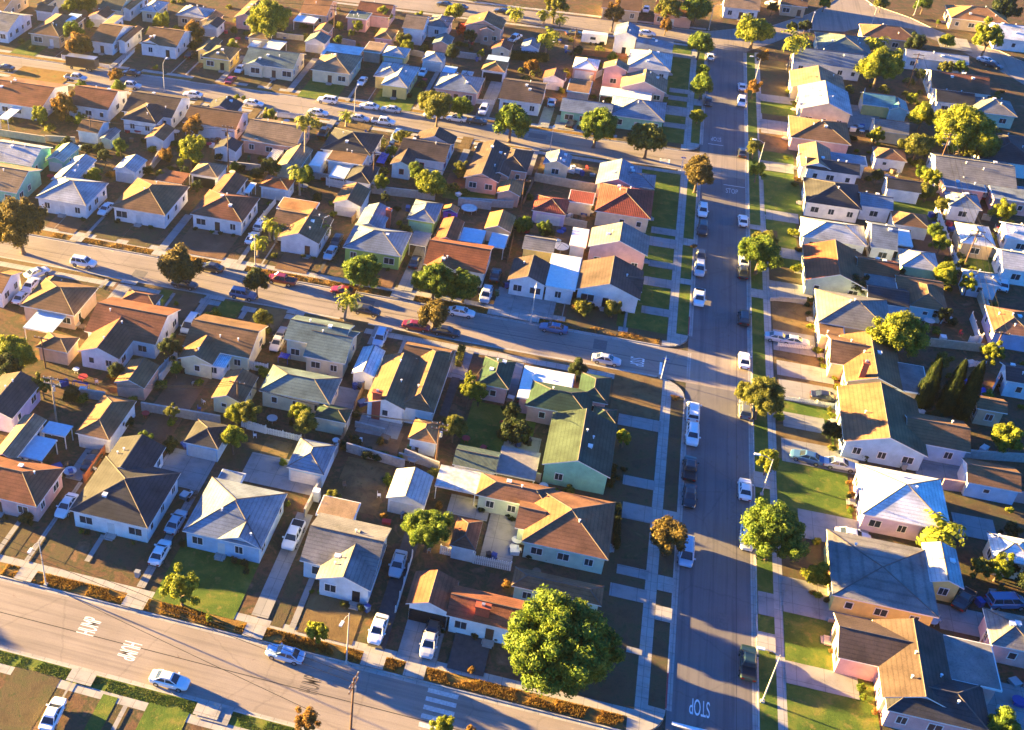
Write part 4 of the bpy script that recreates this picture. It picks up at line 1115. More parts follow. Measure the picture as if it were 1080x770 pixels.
def T(v, cx, cy, r, colr='green', form='round', trunk=None, desc=None, base=None, k=1.0):
    """crown centre and radius in photo readings"""
    ox, oy, s = V[v]; rp = r / s
    R0 = rp * mpp(at(v, cx, cy, 4)); flat = {'wide': .7, 'huge': .78, 'loose': .95}.get(form, .9)
    tr = trunk if trunk is not None else max(1.3, R0 * .55)
    zc = G + tr + R0 * flat * .75
    c = at(v, cx, cy, zc); R0 = rp * mpp(c) * 1.06 * k
    TN[0] += 1; i = TN[0]
    root = empty('tree', (c.x, c.y, G), 0)
    th = tr + R0 * .15
    link('trunk', trunk_mesh(th, max(.1, R0 * .065), i), root)
    me = CROWN[form][i % len(CROWN[form])]
    link('crown', me, root, (0, 0, zc - G), i * 1.37, M['lf_' + colr], (R0, R0, R0 * (1.08 if form != 'huge' else 1.0)))
    size = 'huge' if R0 > 4.5 else 'large' if R0 > 3.2 else 'small' if R0 < 1.6 else ''
    fm = {'round': 'round leafy', 'wide': 'spreading', 'loose': 'thin airy', 'huge': 'dense round', 'dense': 'dense bushy'}[form]
    tag(root, desc or (size + ' ' + COLN['lf_' + colr] + ' ' + fm + ' tree').strip(), 'tree', 'trees of the neighbourhood')
    return root
def B(v, cx, cy, r, colr='green', squash=.8, mat=None):
    R0 = r / V[v][2] * mpp(at(v, cx, cy, .5)); c = at(v, cx, cy, R0 * squash * .6)
    TN[0] += 1; root = empty('shrub', (c.x, c.y, G))
    link('foliage', SHRUB[TN[0] % 3], root, (0, 0, R0 * squash * .5), TN[0] * 1.1, M['lf_' + colr], (R0, R0, R0 * squash))
    st = MB(); st.tube([(0, 0, -.03), (0, 0, R0 * .5)], [.06, .04], 5); st.build('stem', M['bark'], root)
    tag(root, COLN['lf_' + colr] + ' rounded shrub', 'shrub', 'shrubs in the yards')
    return root
def hedge(v, x0, y0, x1, y1, h, colr='dark', wdt=1.2):
    a, b = at(v, x0, y0), at(v, x1, y1); d = b - a; Ln = d.length; rr = random.Random(int(Ln * 100)); m = MB()
    for i in range(int(Ln * 150)):
        p = Vector((rr.uniform(-Ln / 2, Ln / 2), rr.uniform(-wdt / 2, wdt / 2), h * (1 - rr.random() ** 2.2)))
        p *= 1 + .06 * noise.noise(p * 1.3)
        n = Vector((rr.gauss(0, 1), rr.gauss(0, 1), rr.gauss(0, 1))).normalized(); q = n.orthogonal().normalized(); w = n.cross(q); s = .17
        m.face([p - q * s, p - w * s * .6, p + q * s, p + w * s * .6])
    m.box(-Ln / 2 + .1, -wdt / 2 + .2, 0, Ln / 2 - .1, wdt / 2 - .2, h * .85)
    o = m.build('hedge', M['lf_' + colr], None, ((a.x + b.x) / 2, (a.y + b.y) / 2, G)); o.rotation_euler.z = math.atan2(d.y, d.x)
    tag(o, COLN['lf_' + colr] + ' clipped hedge', 'hedge', 'hedges between the lots')
def frond_mesh(name, n, seed, droop=1.0, mat='lf_yellow', up=.9):
    rr = random.Random(seed); m = MB()
    for k in range(n):
        a = k * 2.39996; el = R(rr.uniform(-20, 75)) * up; L_ = rr.uniform(.85, 1.1); pts = []; p = Vector((0, 0, 0)); e = el
        for j in range(8):
            pts.append(p.copy()); p = p + Vector((math.cos(a) * math.cos(e), math.sin(a) * math.cos(e), math.sin(e))) * L_ / 7; e -= R(15) * droop
        side = Vector((-math.sin(a), math.cos(a), 0))
        for j in range(7):
            w0 = .16 * math.sin(math.pi * (j + .4) / 7.8); w1 = .16 * math.sin(math.pi * (j + 1.4) / 7.8)
            for sg in (-1, 1):
                dn = Vector((0, 0, -.06))
                m.face([pts[j], pts[j] + side * sg * w0 + dn, pts[j] * .35 + pts[j + 1] * .65 + side * sg * w1 * .9 + dn, pts[j] * .3 + pts[j + 1] * .7])
    return m.mesh(name, [M[mat]])
FROND = [frond_mesh('crown', 26, 31), frond_mesh('crown', 34, 32, 1.25)]
SKIRT = frond_mesh('dead_fronds', 30, 33, .8, 'lf_dry', -.9)
def palm(v, cx, cy, r, bx, by, colr='yellow', skirt=False):
    b = at(v, bx, by); _, h = height_of(v, bx, by, cx, cy)
    R0 = r / V[v][2] * mpp((b.x, b.y, h)); c = at(v, cx, cy, G + h)
    TN[0] += 1; root = empty('palm_tree', (b.x, b.y, G)); dx, dy = c.x - b.x, c.y - b.y
    t = MB(); t.tube([(0, 0, -.05), (0, 0, .4), (dx * .3, dy * .3, h * .5), (dx, dy, h)], [.34, .24, .2, .17], 8); t.build('trunk', M['palebark'], root)
    link('crown', FROND[TN[0] % 2], root, (dx, dy, h), TN[0], M['lf_' + colr], R0 * 1.45)
    if skirt: link('dead_fronds', SKIRT, root, (dx, dy, h - .1), 1, None, (R0 * .6, R0 * .6, R0 * 1.6))
    tag(root, ('tall shaggy' if skirt else 'feathery') + ' palm tree with arching fronds', 'palm tree', 'palms')
def cypress(v, bx, by, tx, ty, r):
    b, h = height_of(v, bx, by, tx, ty); TN[0] += 1; rr = random.Random(TN[0]); m = MB()
    for i in range(5000):
        t = rr.random() ** .8; rad = r * min(1, t * 6 + .3) * (1 - t) ** .55 * rr.uniform(.75, 1.05); a = rr.uniform(0, 6.283)
        rad *= 1 + .2 * noise.noise((math.cos(a) * 2, math.sin(a) * 2, t * 6)); p = Vector((math.cos(a) * rad, math.sin(a) * rad, .4 + t * (h - .4)))
        q = Vector((math.cos(a) * .3, math.sin(a) * .3, 1)).normalized(); w = Vector((-math.sin(a), math.cos(a), rr.uniform(-.3, .3))); s = rr.uniform(.12, .26)
        m.face([p - q * s, p - w * s * .4, p + q * s, p + w * s * .4])
    m.tube([(0, 0, .4), (0, 0, h * .15), (0, 0, h * .55), (0, 0, h * .95)], [r * .4, r * .75, r * .55, .08], 8)
    root = empty('cypress_tree', (b.x, b.y, G)); m.build('crown', M['lf_dark'], root)
    t = MB(); t.tube([(0, 0, -.05), (0, 0, 1)], [.16, .13], 7); t.build('trunk', M['bark'], root)
    tag(root, 'narrow dark cypress tree', 'cypress tree', 'row of three cypresses')

# street trees and big crowns
T('t43', 272, 415, 268, 'green', 'huge', 2.2)
T('t32', 738, 680, 108, 'green', 'dense'); T('t41', 735, 195, 85, 'yellow', 'loose', 1.2); T('t42', 285, 370, 60, 'yellow', 'loose', .9)
T('A4', 195, 275, 62, 'yellow', 'dense', 2.6); T('A4', 195, 215, 45, 'yellow', 'loose', 5); T('A4', 100, 490, 85, 'olive', 'dense'); T('t33', 530, 310, 42, 'yellow', 'loose', 1); T('t33', 718, 710, 92, 'brown', 'wide', 2)
T('p', 803, 266, 25, 'green', 'dense', 1.6); T('p', 803, 418, 26, 'olive', 'dense', 1.8); T('p', 811, 485, 16, 'yellow', 'loose', 1.5); T('p', 817, 560, 38, 'green', 'dense', 1.8)
T('p', 737, 183, 18, 'brown', 'round'); T('p', 630, 132, 23, 'green', 'dense', 2); T('p', 684, 147, 22, 'olive', 'wide', 2); T('p', 462, 112, 17, 'olive', 'round', 2.4); T('p', 540, 127, 22, 'green', 'wide')
T('p', 488, 113, 12, 'green'); T('p', 739, 46, 16, 'green', 'wide'); T('p', 741, 90, 14, 'green'); T('p', 741, 75, 9, 'green', 'loose'); T('p', 736, 122, 9, 'yellow', 'dense', .6)
T('p', 381, 286, 23, 'green', 'wide', 1.4); T('p', 458, 297, 24, 'green', 'dense', 1.2); T('p', 490, 302, 19, 'green', 'round', 1.2); T('p', 458, 331, 20, 'brown', 'wide', 2); palm('t22', 415, 480, 48, 398, 570, 'yellow')
T('p', 187, 281, 26, 'brown', 'wide', 2); T('p', 271, 296, 15, 'dark', 'round', 1.8); T('p', 20, 236, 33, 'brown', 'dense', 2.2); T('p', 14, 374, 24, 'yellow', 'dense', 1.0); T('p', 10, 388, 16, 'dark')
T('t31', 170, 100, 52, 'olive', 'loose'); T('t31', 290, 140, 40, 'dark', 'round', .6); T('t31', 960, 215, 48, 'yellow', 'round', 1.2); T('t32', 215, 215, 48, 'yellow', 'loose', 1); T('t32', 180, 150, 30, 'orange', 'loose', 1)
T('t24', 570, 632, 118, 'yellow', 'dense', 1.8); cypress('t34', 655, 200, 760, -5, 1.9); cypress('t34', 745, 225, 835, 0, 1.9); cypress('t34', 810, 240, 925, 5, 1.9)
T('t34', 1000, 312, 70, 'yellow', 'round', 1.3); T('t14', 495, 265, 92, 'yellow', 'dense', 2.5); T('t14', 845, 530, 128, 'yellow', 'dense', 2.4); T('t14', 770, 500, 70, 'yellow', 'dense', 2); T('t14', 910, 590, 76, 'olive', 'dense', 2); T('t14', 668, 470, 55, 'yellow', 'round'); T('t14', 650, 590, 72, 'olive', 'wide')
palm('t14', 155, 160, 55, 115, 285); palm('t14', 480, 165, 45, 470, 230); T('p', 1043, 38, 18, 'yellow', 'loose', 2.4); T('p', 796, 33, 22, 'yellow', 'wide', 1.8); T('p', 735, 8, 18, 'green', 'wide'); T('p', 706, 10, 15, 'olive', 'loose', 2)
T('p', 648, 14, 14, 'orange', 'loose', 2.4); T('p', 586, 4, 16, 'olive', 'loose'); T('p', 703, 26, 9, 'orange', 'loose'); palm('t13', 225, 140, 48, 212, 215); palm('t13', 90, 48, 34, 85, 85); palm('t13', 205, 55, 26, 205, 95); palm('t13', 275, 75, 26, 270, 110)
T('p', 285, 21, 25, 'yellow', 'dense'); T('p', 84, 47, 15, 'orange', 'dense', 1); T('p', 77, 33, 12, 'green', 'loose'); T('p', 205, 33, 11, 'orange'); T('p', 170, 22, 10, 'yellow'); T('p', 122, 79, 8, 'orange', 'dense', .5); T('p', 75, 5, 10, 'yellow'); T('p', 92, 3, 12, 'olive')
T('p', 67, 112, 16, 'orange', 'loose', 1); T('p', 42, 121, 12, 'yellow', 'loose', 1); T('p', 86, 127, 8, 'green', 'round', .6); T('p', 203, 134, 14, 'orange', 'loose', 1); T('p', 201, 160, 18, 'yellow', 'loose', 1.2); T('p', 174, 164, 9, 'orange', 'round', .6)
palm('D5', 120, 185, 62, 115, 470, 'olive', True); palm('D5', 353, 165, 40, 350, 235); T('D5', 550, 555, 55, 'yellow', 'loose', 1); T('D5', 840, 565, 105, 'yellow', 'wide', 1.2); palm('B3', 725, 165, 60, 735, 300); palm('B3', 560, 460, 48, 565, 560); palm('B3', 615, 490, 48, 600, 570)
palm('B3', 870, 480, 45, 880, 560); palm('B3', 500, 560, 55, 495, 650); T('B5', 395, 520, 60, 'green', 'wide', .8); T('B5', 525, 560, 45, 'dark', 'round', .6); T('p', 616, 324, 10, 'olive', 'round', .6); T('p', 646, 326, 11, 'olive', 'round', .6); T('t23', 345, 505, 30, 'orange', 'round', .4)
T('p', 480, 12, 12, 'yellow', 'wide', 1); T('p', 440, 20, 9, 'yellow', 'loose', 1); T('p', 405, 16, 9, 'yellow'); palm('D3', 850, 90, 48, 840, 140); T('p', 488, 31, 8, 'flower', 'round', .8); T('p', 560, 70, 9, 'orange', 'loose', .8)
palm('B7', 610, 640, 125, 575, 750); T('p', 978, 203, 11, 'olive', 'round', .8); T('p', 1058, 225, 14, 'yellow', 'loose', 1); T('p', 982, 187, 12, 'yellow', 'loose', 2); T('p', 997, 291, 14, 'yellow', 'round', .8); T('p', 1022, 299, 11, 'yellow', 'loose'); T('p', 1046, 372, 13, 'yellow', 'loose', 1.2)
T('p', 994, 215, 8, 'olive'); T('p', 862, 606, 15, 'yellow', 'round', .6); T('t44', 985, 110, 68, 'yellow', 'loose', 1); T('t44', 900, 110, 50, 'olive', 'loose', 1); T('t44', 1040, 95, 45, 'dark', 'loose', 1); T('t42', 245, 735, 60, 'orange', 'loose', 1.5); T('t42', 795, 755, 62, 'yellow', 'loose', 1.5); T('t42', 910, 770, 25, 'orange', 'loose', .8)
T('t14', 620, 400, 28, 'yellow', 'round', .6); T('t14', 640, 180, 45, 'dark', 'loose', 1); T('t14', 760, 275, 35, 'olive', 'loose', .8); T('t14', 820, 275, 32, 'green', 'loose', .8); T('t14', 765, 165, 36, 'yellow', 'wide', .6); T('t14', 475, 555, 38, 'yellow', 'loose', .7); T('t14', 190, 105, 28, 'dark', 'dense'); T('t14', 270, 10, 28, 'yellow')
T('t24', 30, 250, 62, 'olive', 'dense', 1.4); T('t24', 390, 430, 55, 'dark', 'loose', .8); T('t33', 95, 290, 72, 'dark', 'wide', .8); T('t34', 300, 285, 46, 'dark', 'dense', .6); T('t14', 15, 230, 32, 'orange', 'loose'); T('p', 795, 92, 9, 'orange', 'loose'); T('p', 796, 155, 10, 'olive', 'loose'); T('p', 799, 180, 10, 'yellow', 'loose')
T('C3', 220, 270, 70, 'dark', 'loose', .8); T('t14', 730, 90, 10, 'green'); T('B4', 360, 370, 35, 'dark', 'loose', .6); T('B4', 790, 240, 28, 'yellow', 'dense', .4); T('D1', 720, 215, 35, 'olive', 'loose', .6); T('D1', 385, 215, 32, 'yellow', 'round', .6); T('D1', 440, 230, 55, 'dark', 'round', .8)
T('D3', 960, 470, 45, 'orange', 'round', .5); T('D2', 530, 185, 38, 'yellow', 'loose', .6); T('D2', 660, 190, 48, 'yellow', 'loose', .6); T('D3', 585, 385, 38, 'yellow', 'loose', .5); T('t12', 740, 410, 50, 'olive', 'round', 1); T('t12', 870, 430, 42, 'green', 'round', .8); T('t12', 650, 165, 30, 'olive', 'loose', .5)
T('p', 975, 3, 10, 'green'); T('p', 1060, 8, 16, 'dark', 'wide'); T('p', 930, 3, 8, 'olive'); T('p', 815, 8, 6, 'dark'); T('p', 836, 28, 6, 'dark', 'dense')
# off the left edge: they throw the long shadows that enter the picture
T('p', -295, 520, 24, 'green', 'dense', 1.5)
# shrubs
for a in (('B8', 225, 325, 32, 'yellow'), ('B8', 245, 375, 20, 'yellow'), ('B8', 265, 415, 26, 'yellow'), ('B8', 325, 485, 22, 'yellow'), ('B8', 345, 530, 26, 'yellow'), ('B8', 305, 690, 26, 'yellow'), ('B8', 10, 690, 22, 'green'), ('B8', 185, 190, 28, 'yellow'), ('B8', 190, 60, 24, 'orange'),
          ('C1', 90, 250, 42, 'yellow'), ('C1', 120, 345, 30, 'orange'), ('C1', 95, 455, 32, 'yellow'), ('C1', 130, 440, 22, 'yellow'), ('C1', 185, 640, 20, 'orange'), ('t34', 85, 235, 26, 'green'), ('t34', 300, 360, 24, 'olive'), ('t34', 365, 500, 18, 'orange'), ('t34', 375, 545, 18, 'orange'), ('t34', 370, 600, 18, 'orange'), ('t34', 235, 740, 26, 'yellow'), ('t34', 1020, 610, 22, 'yellow'),
          ('t44', 240, 225, 24, 'yellow'), ('t44', 275, 245, 22, 'orange'), ('t44', 215, 215, 18, 'orange'), ('t44', 415, 600, 24, 'green'), ('t44', 425, 640, 22, 'green'), ('t44', 300, 450, 20, 'orange'), ('t44', 320, 505, 20, 'orange'), ('t44', 470, 700, 22, 'orange'), ('t44', 315, 400, 18, 'yellow'), ('t44', 620, 285, 36, 'dark'), ('t44', 690, 730, 34, 'dark'), ('t44', 680, 300, 30, 'dark'),
          ('t42', 265, 210, 14, 'green'), ('t42', 295, 212, 14, 'yellow'), ('t42', 910, 530, 22, 'orange'), ('t42', 930, 385, 26, 'dark'), ('t42', 1010, 395, 24, 'dark'), ('t42', 1055, 180, 26, 'orange'), ('t31', 110, 640, 44, 'dark'), ('t31', 340, 660, 24, 'dark'), ('t31', 395, 660, 22, 'olive'), ('t31', 690, 350, 46, 'dark'), ('t31', 480, 270, 30, 'yellow'), ('t31', 520, 250, 36, 'dark'), ('t31', 460, 315, 18, 'yellow'),
          ('t41', 950, 85, 24, 'dark'), ('t41', 1000, 130, 20, 'dark'), ('t41', 740, 15, 22, 'dark'), ('t41', 850, 320, 24, 'yellow'), ('t32', 440, 330, 40, 'dark'), ('t32', 490, 380, 40, 'dark'), ('t32', 560, 390, 30, 'olive'), ('t32', 150, 420, 24, 'yellow'), ('t32', 400, 350, 30, 'dark'), ('A5', 310, 200, 30, 'yellow'), ('A5', 575, 415, 34, 'dark'), ('A5', 640, 220, 18, 'yellow'), ('A5', 880, 270, 20, 'orange'), ('A5', 735, 450, 26, 'dark'),
          ('B1', 310, 580, 26, 'dark'), ('B1', 405, 590, 28, 'dark'), ('B1', 490, 600, 28, 'dark'), ('B1', 620, 620, 26, 'dark'), ('B1', 215, 370, 26, 'dark'), ('t33', 740, 155, 20, 'orange'), ('t33', 505, 480, 20, 'dark'), ('t33', 530, 445, 18, 'dark'), ('t23', 550, 490, 30, 'dark'), ('t23', 440, 485, 22, 'dark'), ('t23', 815, 272, 16, 'orange'), ('t23', 185, 305, 28, 'yellow'),
          ('B3', 640, 600, 24, 'dark'), ('B3', 700, 615, 22, 'dark'), ('B3', 765, 630, 18, 'dark'), ('B3', 590, 650, 26, 'olive'), ('B3', 925, 415, 30, 'yellow'), ('B3', 790, 200, 28, 'flower'), ('B3', 870, 215, 20, 'flower'), ('B3', 490, 190, 50, 'dark'), ('B3', 600, 110, 24, 'dark'), ('B2', 740, 430, 24, 'dark'), ('B2', 680, 440, 22, 'dark'), ('B2', 825, 440, 18, 'dark'), ('B2', 840, 165, 46, 'dark'), ('B2', 865, 45, 36, 'yellow'),
          ('C6', 490, 520, 40, 'dark'), ('C6', 560, 525, 44, 'dark'), ('C6', 350, 255, 30, 'yellow'), ('C6', 690, 530, 34, 'dark'), ('C6', 330, 300, 34, 'orange'), ('C7', 600, 520, 44, 'dark'), ('C7', 790, 615, 50, 'dark'), ('C7', 700, 180, 24, 'yellow'), ('C7', 740, 185, 22, 'yellow'), ('C7', 480, 560, 40, 'dark'), ('C8', 230, 345, 34, 'olive'), ('C8', 150, 300, 40, 'olive'), ('D1', 160, 485, 28, 'yellow'), ('D1', 305, 390, 24, 'dark'), ('D1', 905, 530, 20, 'dark'),
          ('D2', 125, 515, 16, 'dark'), ('D2', 515, 540, 22, 'yellow'), ('D2', 880, 650, 20, 'dark'), ('D2', 960, 670, 20, 'dark'), ('D3', 60, 290, 30, 'yellow'), ('D3', 130, 300, 28, 'dark'), ('D3', 200, 310, 26, 'dark'), ('D3', 520, 355, 24, 'dark'), ('D4', 400, 250, 26, 'dark'), ('D4', 295, 415, 24, 'yellow'), ('D4', 175, 520, 28, 'yellow'), ('C4', 60, 95, 24, 'yellow'), ('C4', 95, 160, 26, 'olive'), ('C4', 240, 385, 24, 'dark'), ('C4', 300, 385, 24, 'dark'), ('C4', 360, 390, 24, 'flower'), ('C4', 400, 385, 20, 'orange'),
          ('C4', 50, 470, 20, 'yellow'), ('C4', 110, 590, 24, 'orange'), ('C4', 450, 430, 16, 'yellow'), ('C4', 520, 440, 16, 'yellow'), ('C4', 660, 215, 22, 'orange'), ('C4', 430, 360, 30, 'dark'), ('t24', 145, 20, 18, 'olive'), ('t24', 500, 110, 18, 'flower'), ('C3', 110, 260, 40, 'dark'), ('D8', 500, 180, 40, 'olive'), ('C5', 880, 625, 20, 'dark'), ('C5', 310, 290, 34, 'dark'), ('C5', 320, 400, 30, 'dark'), ('D8', 620, 320, 34, 'yellow'), ('A1', 465, 425, 18, 'dark'), ('A1', 420, 560, 26, 'olive'), ('A2', 645, 570, 34, 'yellow'), ('A2', 620, 410, 26, 'dark'), ('A3', 990, 290, 22, 'olive'), ('A3', 360, 350, 22, 'dark')):
    B(*a)
hedge('D3', 800, 420, 1060, 440, 2.2); hedge('C7', 340, 250, 430, 270, .8, 'yellow', .8); hedge('A4', 125, 150, 145, 60, 1.5, 'olive'); hedge('C1', 240, 660, 160, 640, .8, 'olive'); hedge('t12', 560, 375, 670, 398, .9, 'dark', .8); hedge('B7', 90, 215, 190, 250, 1.0, 'dark', .9)
hedge('t33', 475, 520, 490, 440, .9, 'dark', .8); hedge('t33', 500, 770, 505, 600, 1.0, 'dark', .8); hedge('t13', 680, 460, 700, 430, 1.0, 'dark', .9); hedge('t13', 520, 515, 660, 520, .8, 'dark', .9)

# the many small bushes and bits of scrub that fill the back yards between the buildings
def free(x, y, r):
    for _, info, _, _ in BUILT:
        for k, q, z, p_, o in info:
            if q[0] - r < x < q[2] + r and q[1] - r < y < q[3] + r: return False
    for rs in DR.values():
        for q in rs:
            if q[0] - r < x < q[2] + r and q[1] - r < y < q[3] + r: return False
    return True
def scrub(n, x0, y0, x1, y1, seed):
    rr = random.Random(seed); k = 0
    for _ in range(n * 12):
        if k >= n: break
        x, y, r = rr.uniform(x0, x1), rr.uniform(y0, y1), rr.uniform(.55, 1.5)
        if not free(x, y, r * .6): continue
        k += 1; TN[0] += 1; c = rr.choice(['dark', 'dark', 'green', 'olive', 'olive', 'yellow', 'orange']); h = rr.uniform(.7, 1.15)
        root = empty('shrub', (x, y, G)); link('foliage', SHRUB[TN[0] % 3], root, (0, 0, r * h * .5), TN[0] * 1.1, M['lf_' + c], (r, r, r * h))
        st = MB(); st.tube([(0, 0, -.03), (0, 0, r * .5)], [.06, .04], 5); st.build('stem', M['bark'], root)
        tag(root, COLN['lf_' + c] + ' rounded shrub', 'shrub', 'shrubs in the yards')
scrub(26, -72, 112, 4, 136, 1); scrub(14, -75, 136, 4, 156, 2); scrub(26, -118, 188, 4, 215, 3); scrub(20, 44, 100, 78, 200, 6)
# small bushes planted along the fronts of the nearer houses
rf = random.Random(77)
for root_, info, kind_, face_ in list(BUILT):
    if kind_ != 'house' or face_ not in 'SW' or root_.location.y > 205: continue
    q = info[0][1]
    for j in range(rf.choice([2, 3, 3, 4])):
        r = rf.uniform(.4, .75)
        x, y = (rf.uniform(q[0] + .5, q[2] - .5), q[1] - .25 - r * .4) if face_ == 'S' else (q[0] - .3 - r * .4, rf.uniform(q[1] + .5, q[3] - .5))
        if not free(x, y, -.3): continue
        TN[0] += 1; c = rf.choice(['dark', 'dark', 'green', 'olive']); root = empty('shrub', (x, y, G)); link('foliage', SHRUB[TN[0] % 3], root, (0, 0, r * .5), TN[0] * 1.1, M['lf_' + c], r)
        st = MB(); st.tube([(0, 0, -.03), (0, 0, r * .5)], [.04, .03], 5); st.build('stem', M['bark'], root)
        tag(root, COLN['lf_' + c] + ' low bush against the house front', 'shrub', 'shrubs in the yards')
# the far scrub, beyond counting, as one mass
def far_scrub(areas, seed):
    rr = random.Random(seed); m = MB()
    for n, x0, y0, x1, y1 in areas:
        k = 0
        for _ in range(n * 12):
            if k >= n: break
            x, y, r = rr.uniform(x0, x1), rr.uniform(y0, y1), rr.uniform(.6, 1.7)
            if not free(x, y, r * .5): continue
            k += 1; hh = r * rr.uniform(.7, 1.3)
            for _ in range(170):
                d = Vector((rr.gauss(0, 1), rr.gauss(0, 1), abs(rr.gauss(0, 1)))).normalized() * rr.uniform(.6, 1); p = Vector((x + d.x * r, y + d.y * r, G + d.z * hh + .1))
                a = Vector((rr.gauss(0, 1), rr.gauss(0, 1), rr.gauss(0, 1))).normalized(); b = a.orthogonal(); s_ = .22
                m.face([p - a * s_, p - b * s_ * .6, p + a * s_, p + b * s_ * .6])
    o = m.build('far_shrubbery', M['lf_olive']); o['kind'] = 'stuff'; o['label'] = 'olive scrub filling the farther back yards between the buildings'; o['category'] = 'shrubbery'
far_scrub([(26, -140, 212, 4, 235), (44, -150, 262, 6, 300), (30, -150, 294, 10, 314), (36, 44, 195, 90, 320), (14, -100, 332, 10, 360)], 5)

rt_ = random.Random(5)
def wild(n, x0, y0, x1, y1):
    k = 0
    for _ in range(n * 15):
        if k >= n: break
        x, y, r = rt_.uniform(x0, x1), rt_.uniform(y0, y1), rt_.uniform(1.2, 2.3)
        if not free(x, y, r * .55): continue
        k += 1; TN[0] += 1; i = TN[0]; c = rt_.choice(['dark', 'green', 'olive', 'yellow', 'dark']); root = empty('tree', (x, y, G)); th = r * rt_.uniform(.5, 1.0)
        link('trunk', trunk_mesh(th + r * .2, max(.08, r * .06), i), root); link('crown', CROWN['loose' if i % 2 else 'round'][i % 2], root, (0, 0, th + r * .7), i, M['lf_' + c], (r, r, r))
        tag(root, 'small ' + COLN['lf_' + c] + ' back-yard tree', 'tree', 'trees of the neighbourhood')
wild(9, -70, 114, 2, 136); wild(5, -75, 137, 2, 155); wild(14, -118, 190, 2, 214); wild(10, -135, 212, 2, 234); wild(14, -145, 264, 4, 298); wild(12, 46, 100, 80, 200); wild(14, 46, 200, 85, 315)
# ------------------------------------------------------------------ vehicles
CARC = {'white': (.74, .74, .73), 'silver': (.45, .47, .5), 'dark': (.025, .027, .03), 'blue': (.05, .12, .24), 'red': (.2, .016, .014), 'green': (.02, .045, .04), 'pale blue': (.35, .48, .62), 'grey': (.17, .18, .19)}
for k, c in CARC.items():
    m, nt, b = new_mat('car paint ' + k); b.inputs['Base Color'].default_value = lin(c); b.inputs['Roughness'].default_value = .28
    b.inputs['Coat Weight'].default_value = .6; b.inputs['Coat Roughness'].default_value = .08; M['c_' + k] = m
M['tyre'] = plain('tyre rubber', (.015, .015, .015), .8); M['rim'] = plain('alloy rim', (.45, .45, .46), .3, .8)
M['lamp'] = plain('headlamp lens', (.7, .72, .75), .1); M['tail'] = plain('tail lamp', (.3, .01, .01), .2); M['trim'] = plain('black trim', (.02, .02, .02), .5)
def loft(m, secs, mi=0):
    """secs: (x, [(y, z)...]) half sections from bottom to top; mirrored"""
    rings = [[(x, -y, z) for y, z in s] + [(x, y, z) for y, z in s[::-1]] for x, s in secs]
    for a, b in zip(rings, rings[1:]):
        n = len(a)
        for k in range(n):
            j = (k + 1) % n; m.face([a[k], a[j], b[j], b[k]], mi, True)
    m.face(rings[0], mi); m.face(rings[-1][::-1], mi)
# body stations: x, bottom z, shoulder z, top z, half width ; cabin: base x rear/front, top x rear/front, roof z
KIND = {'sedan': dict(L=4.75, W=.9, st=[(-2.37, .45, .72, .8, .7), (-2.25, .3, .8, .93, .82), (-1.3, .24, .82, .97, .9), (0, .22, .82, .95, .91), (1.1, .24, .8, .94, .9), (1.9, .27, .72, .84, .85), (2.25, .32, .62, .7, .74), (2.37, .42, .56, .6, .6)],
                      cab=(-1.75, 1.15, -.95, .3, 1.43), rw=.33),
        'suv': dict(L=4.75, W=.95, st=[(-2.37, .5, .9, 1.05, .8), (-2.25, .36, .95, 1.1, .9), (-1.2, .32, .97, 1.12, .95), (0, .3, .97, 1.1, .95), (1.15, .32, .95, 1.08, .94), (1.95, .35, .88, 1.0, .9), (2.28, .4, .75, .88, .8), (2.38, .5, .66, .74, .66)],
                    cab=(-2.25, 1.15, -1.95, .45, 1.74), rw=.37),
        'pickup': dict(L=5.5, W=.97, st=[(-2.75, .55, .9, 1.05, .9), (-2.65, .45, .95, 1.08, .95), (-1.2, .4, .95, 1.08, .96), (0, .38, .97, 1.1, .96), (1.3, .4, .97, 1.1, .95), (2.2, .42, .92, 1.03, .92), (2.6, .46, .8, .93, .85), (2.72, .55, .7, .8, .74)],
                       cab=(-.95, 1.5, -.75, .8, 1.76), rw=.39, bed=(-2.6, -1.0)),
        'van': dict(L=5.0, W=.98, st=[(-2.5, .5, 1.0, 1.15, .85), (-2.4, .36, 1.02, 1.18, .95), (-1.2, .32, 1.02, 1.18, .98), (0, .3, 1.02, 1.15, .98), (1.3, .32, .98, 1.12, .96), (2.1, .35, .85, .98, .92), (2.4, .4, .74, .84, .82), (2.5, .5, .64, .72, .68)],
                    cab=(-2.38, 1.75, -2.2, .85, 1.88), rw=.36)}
CM_ = {}
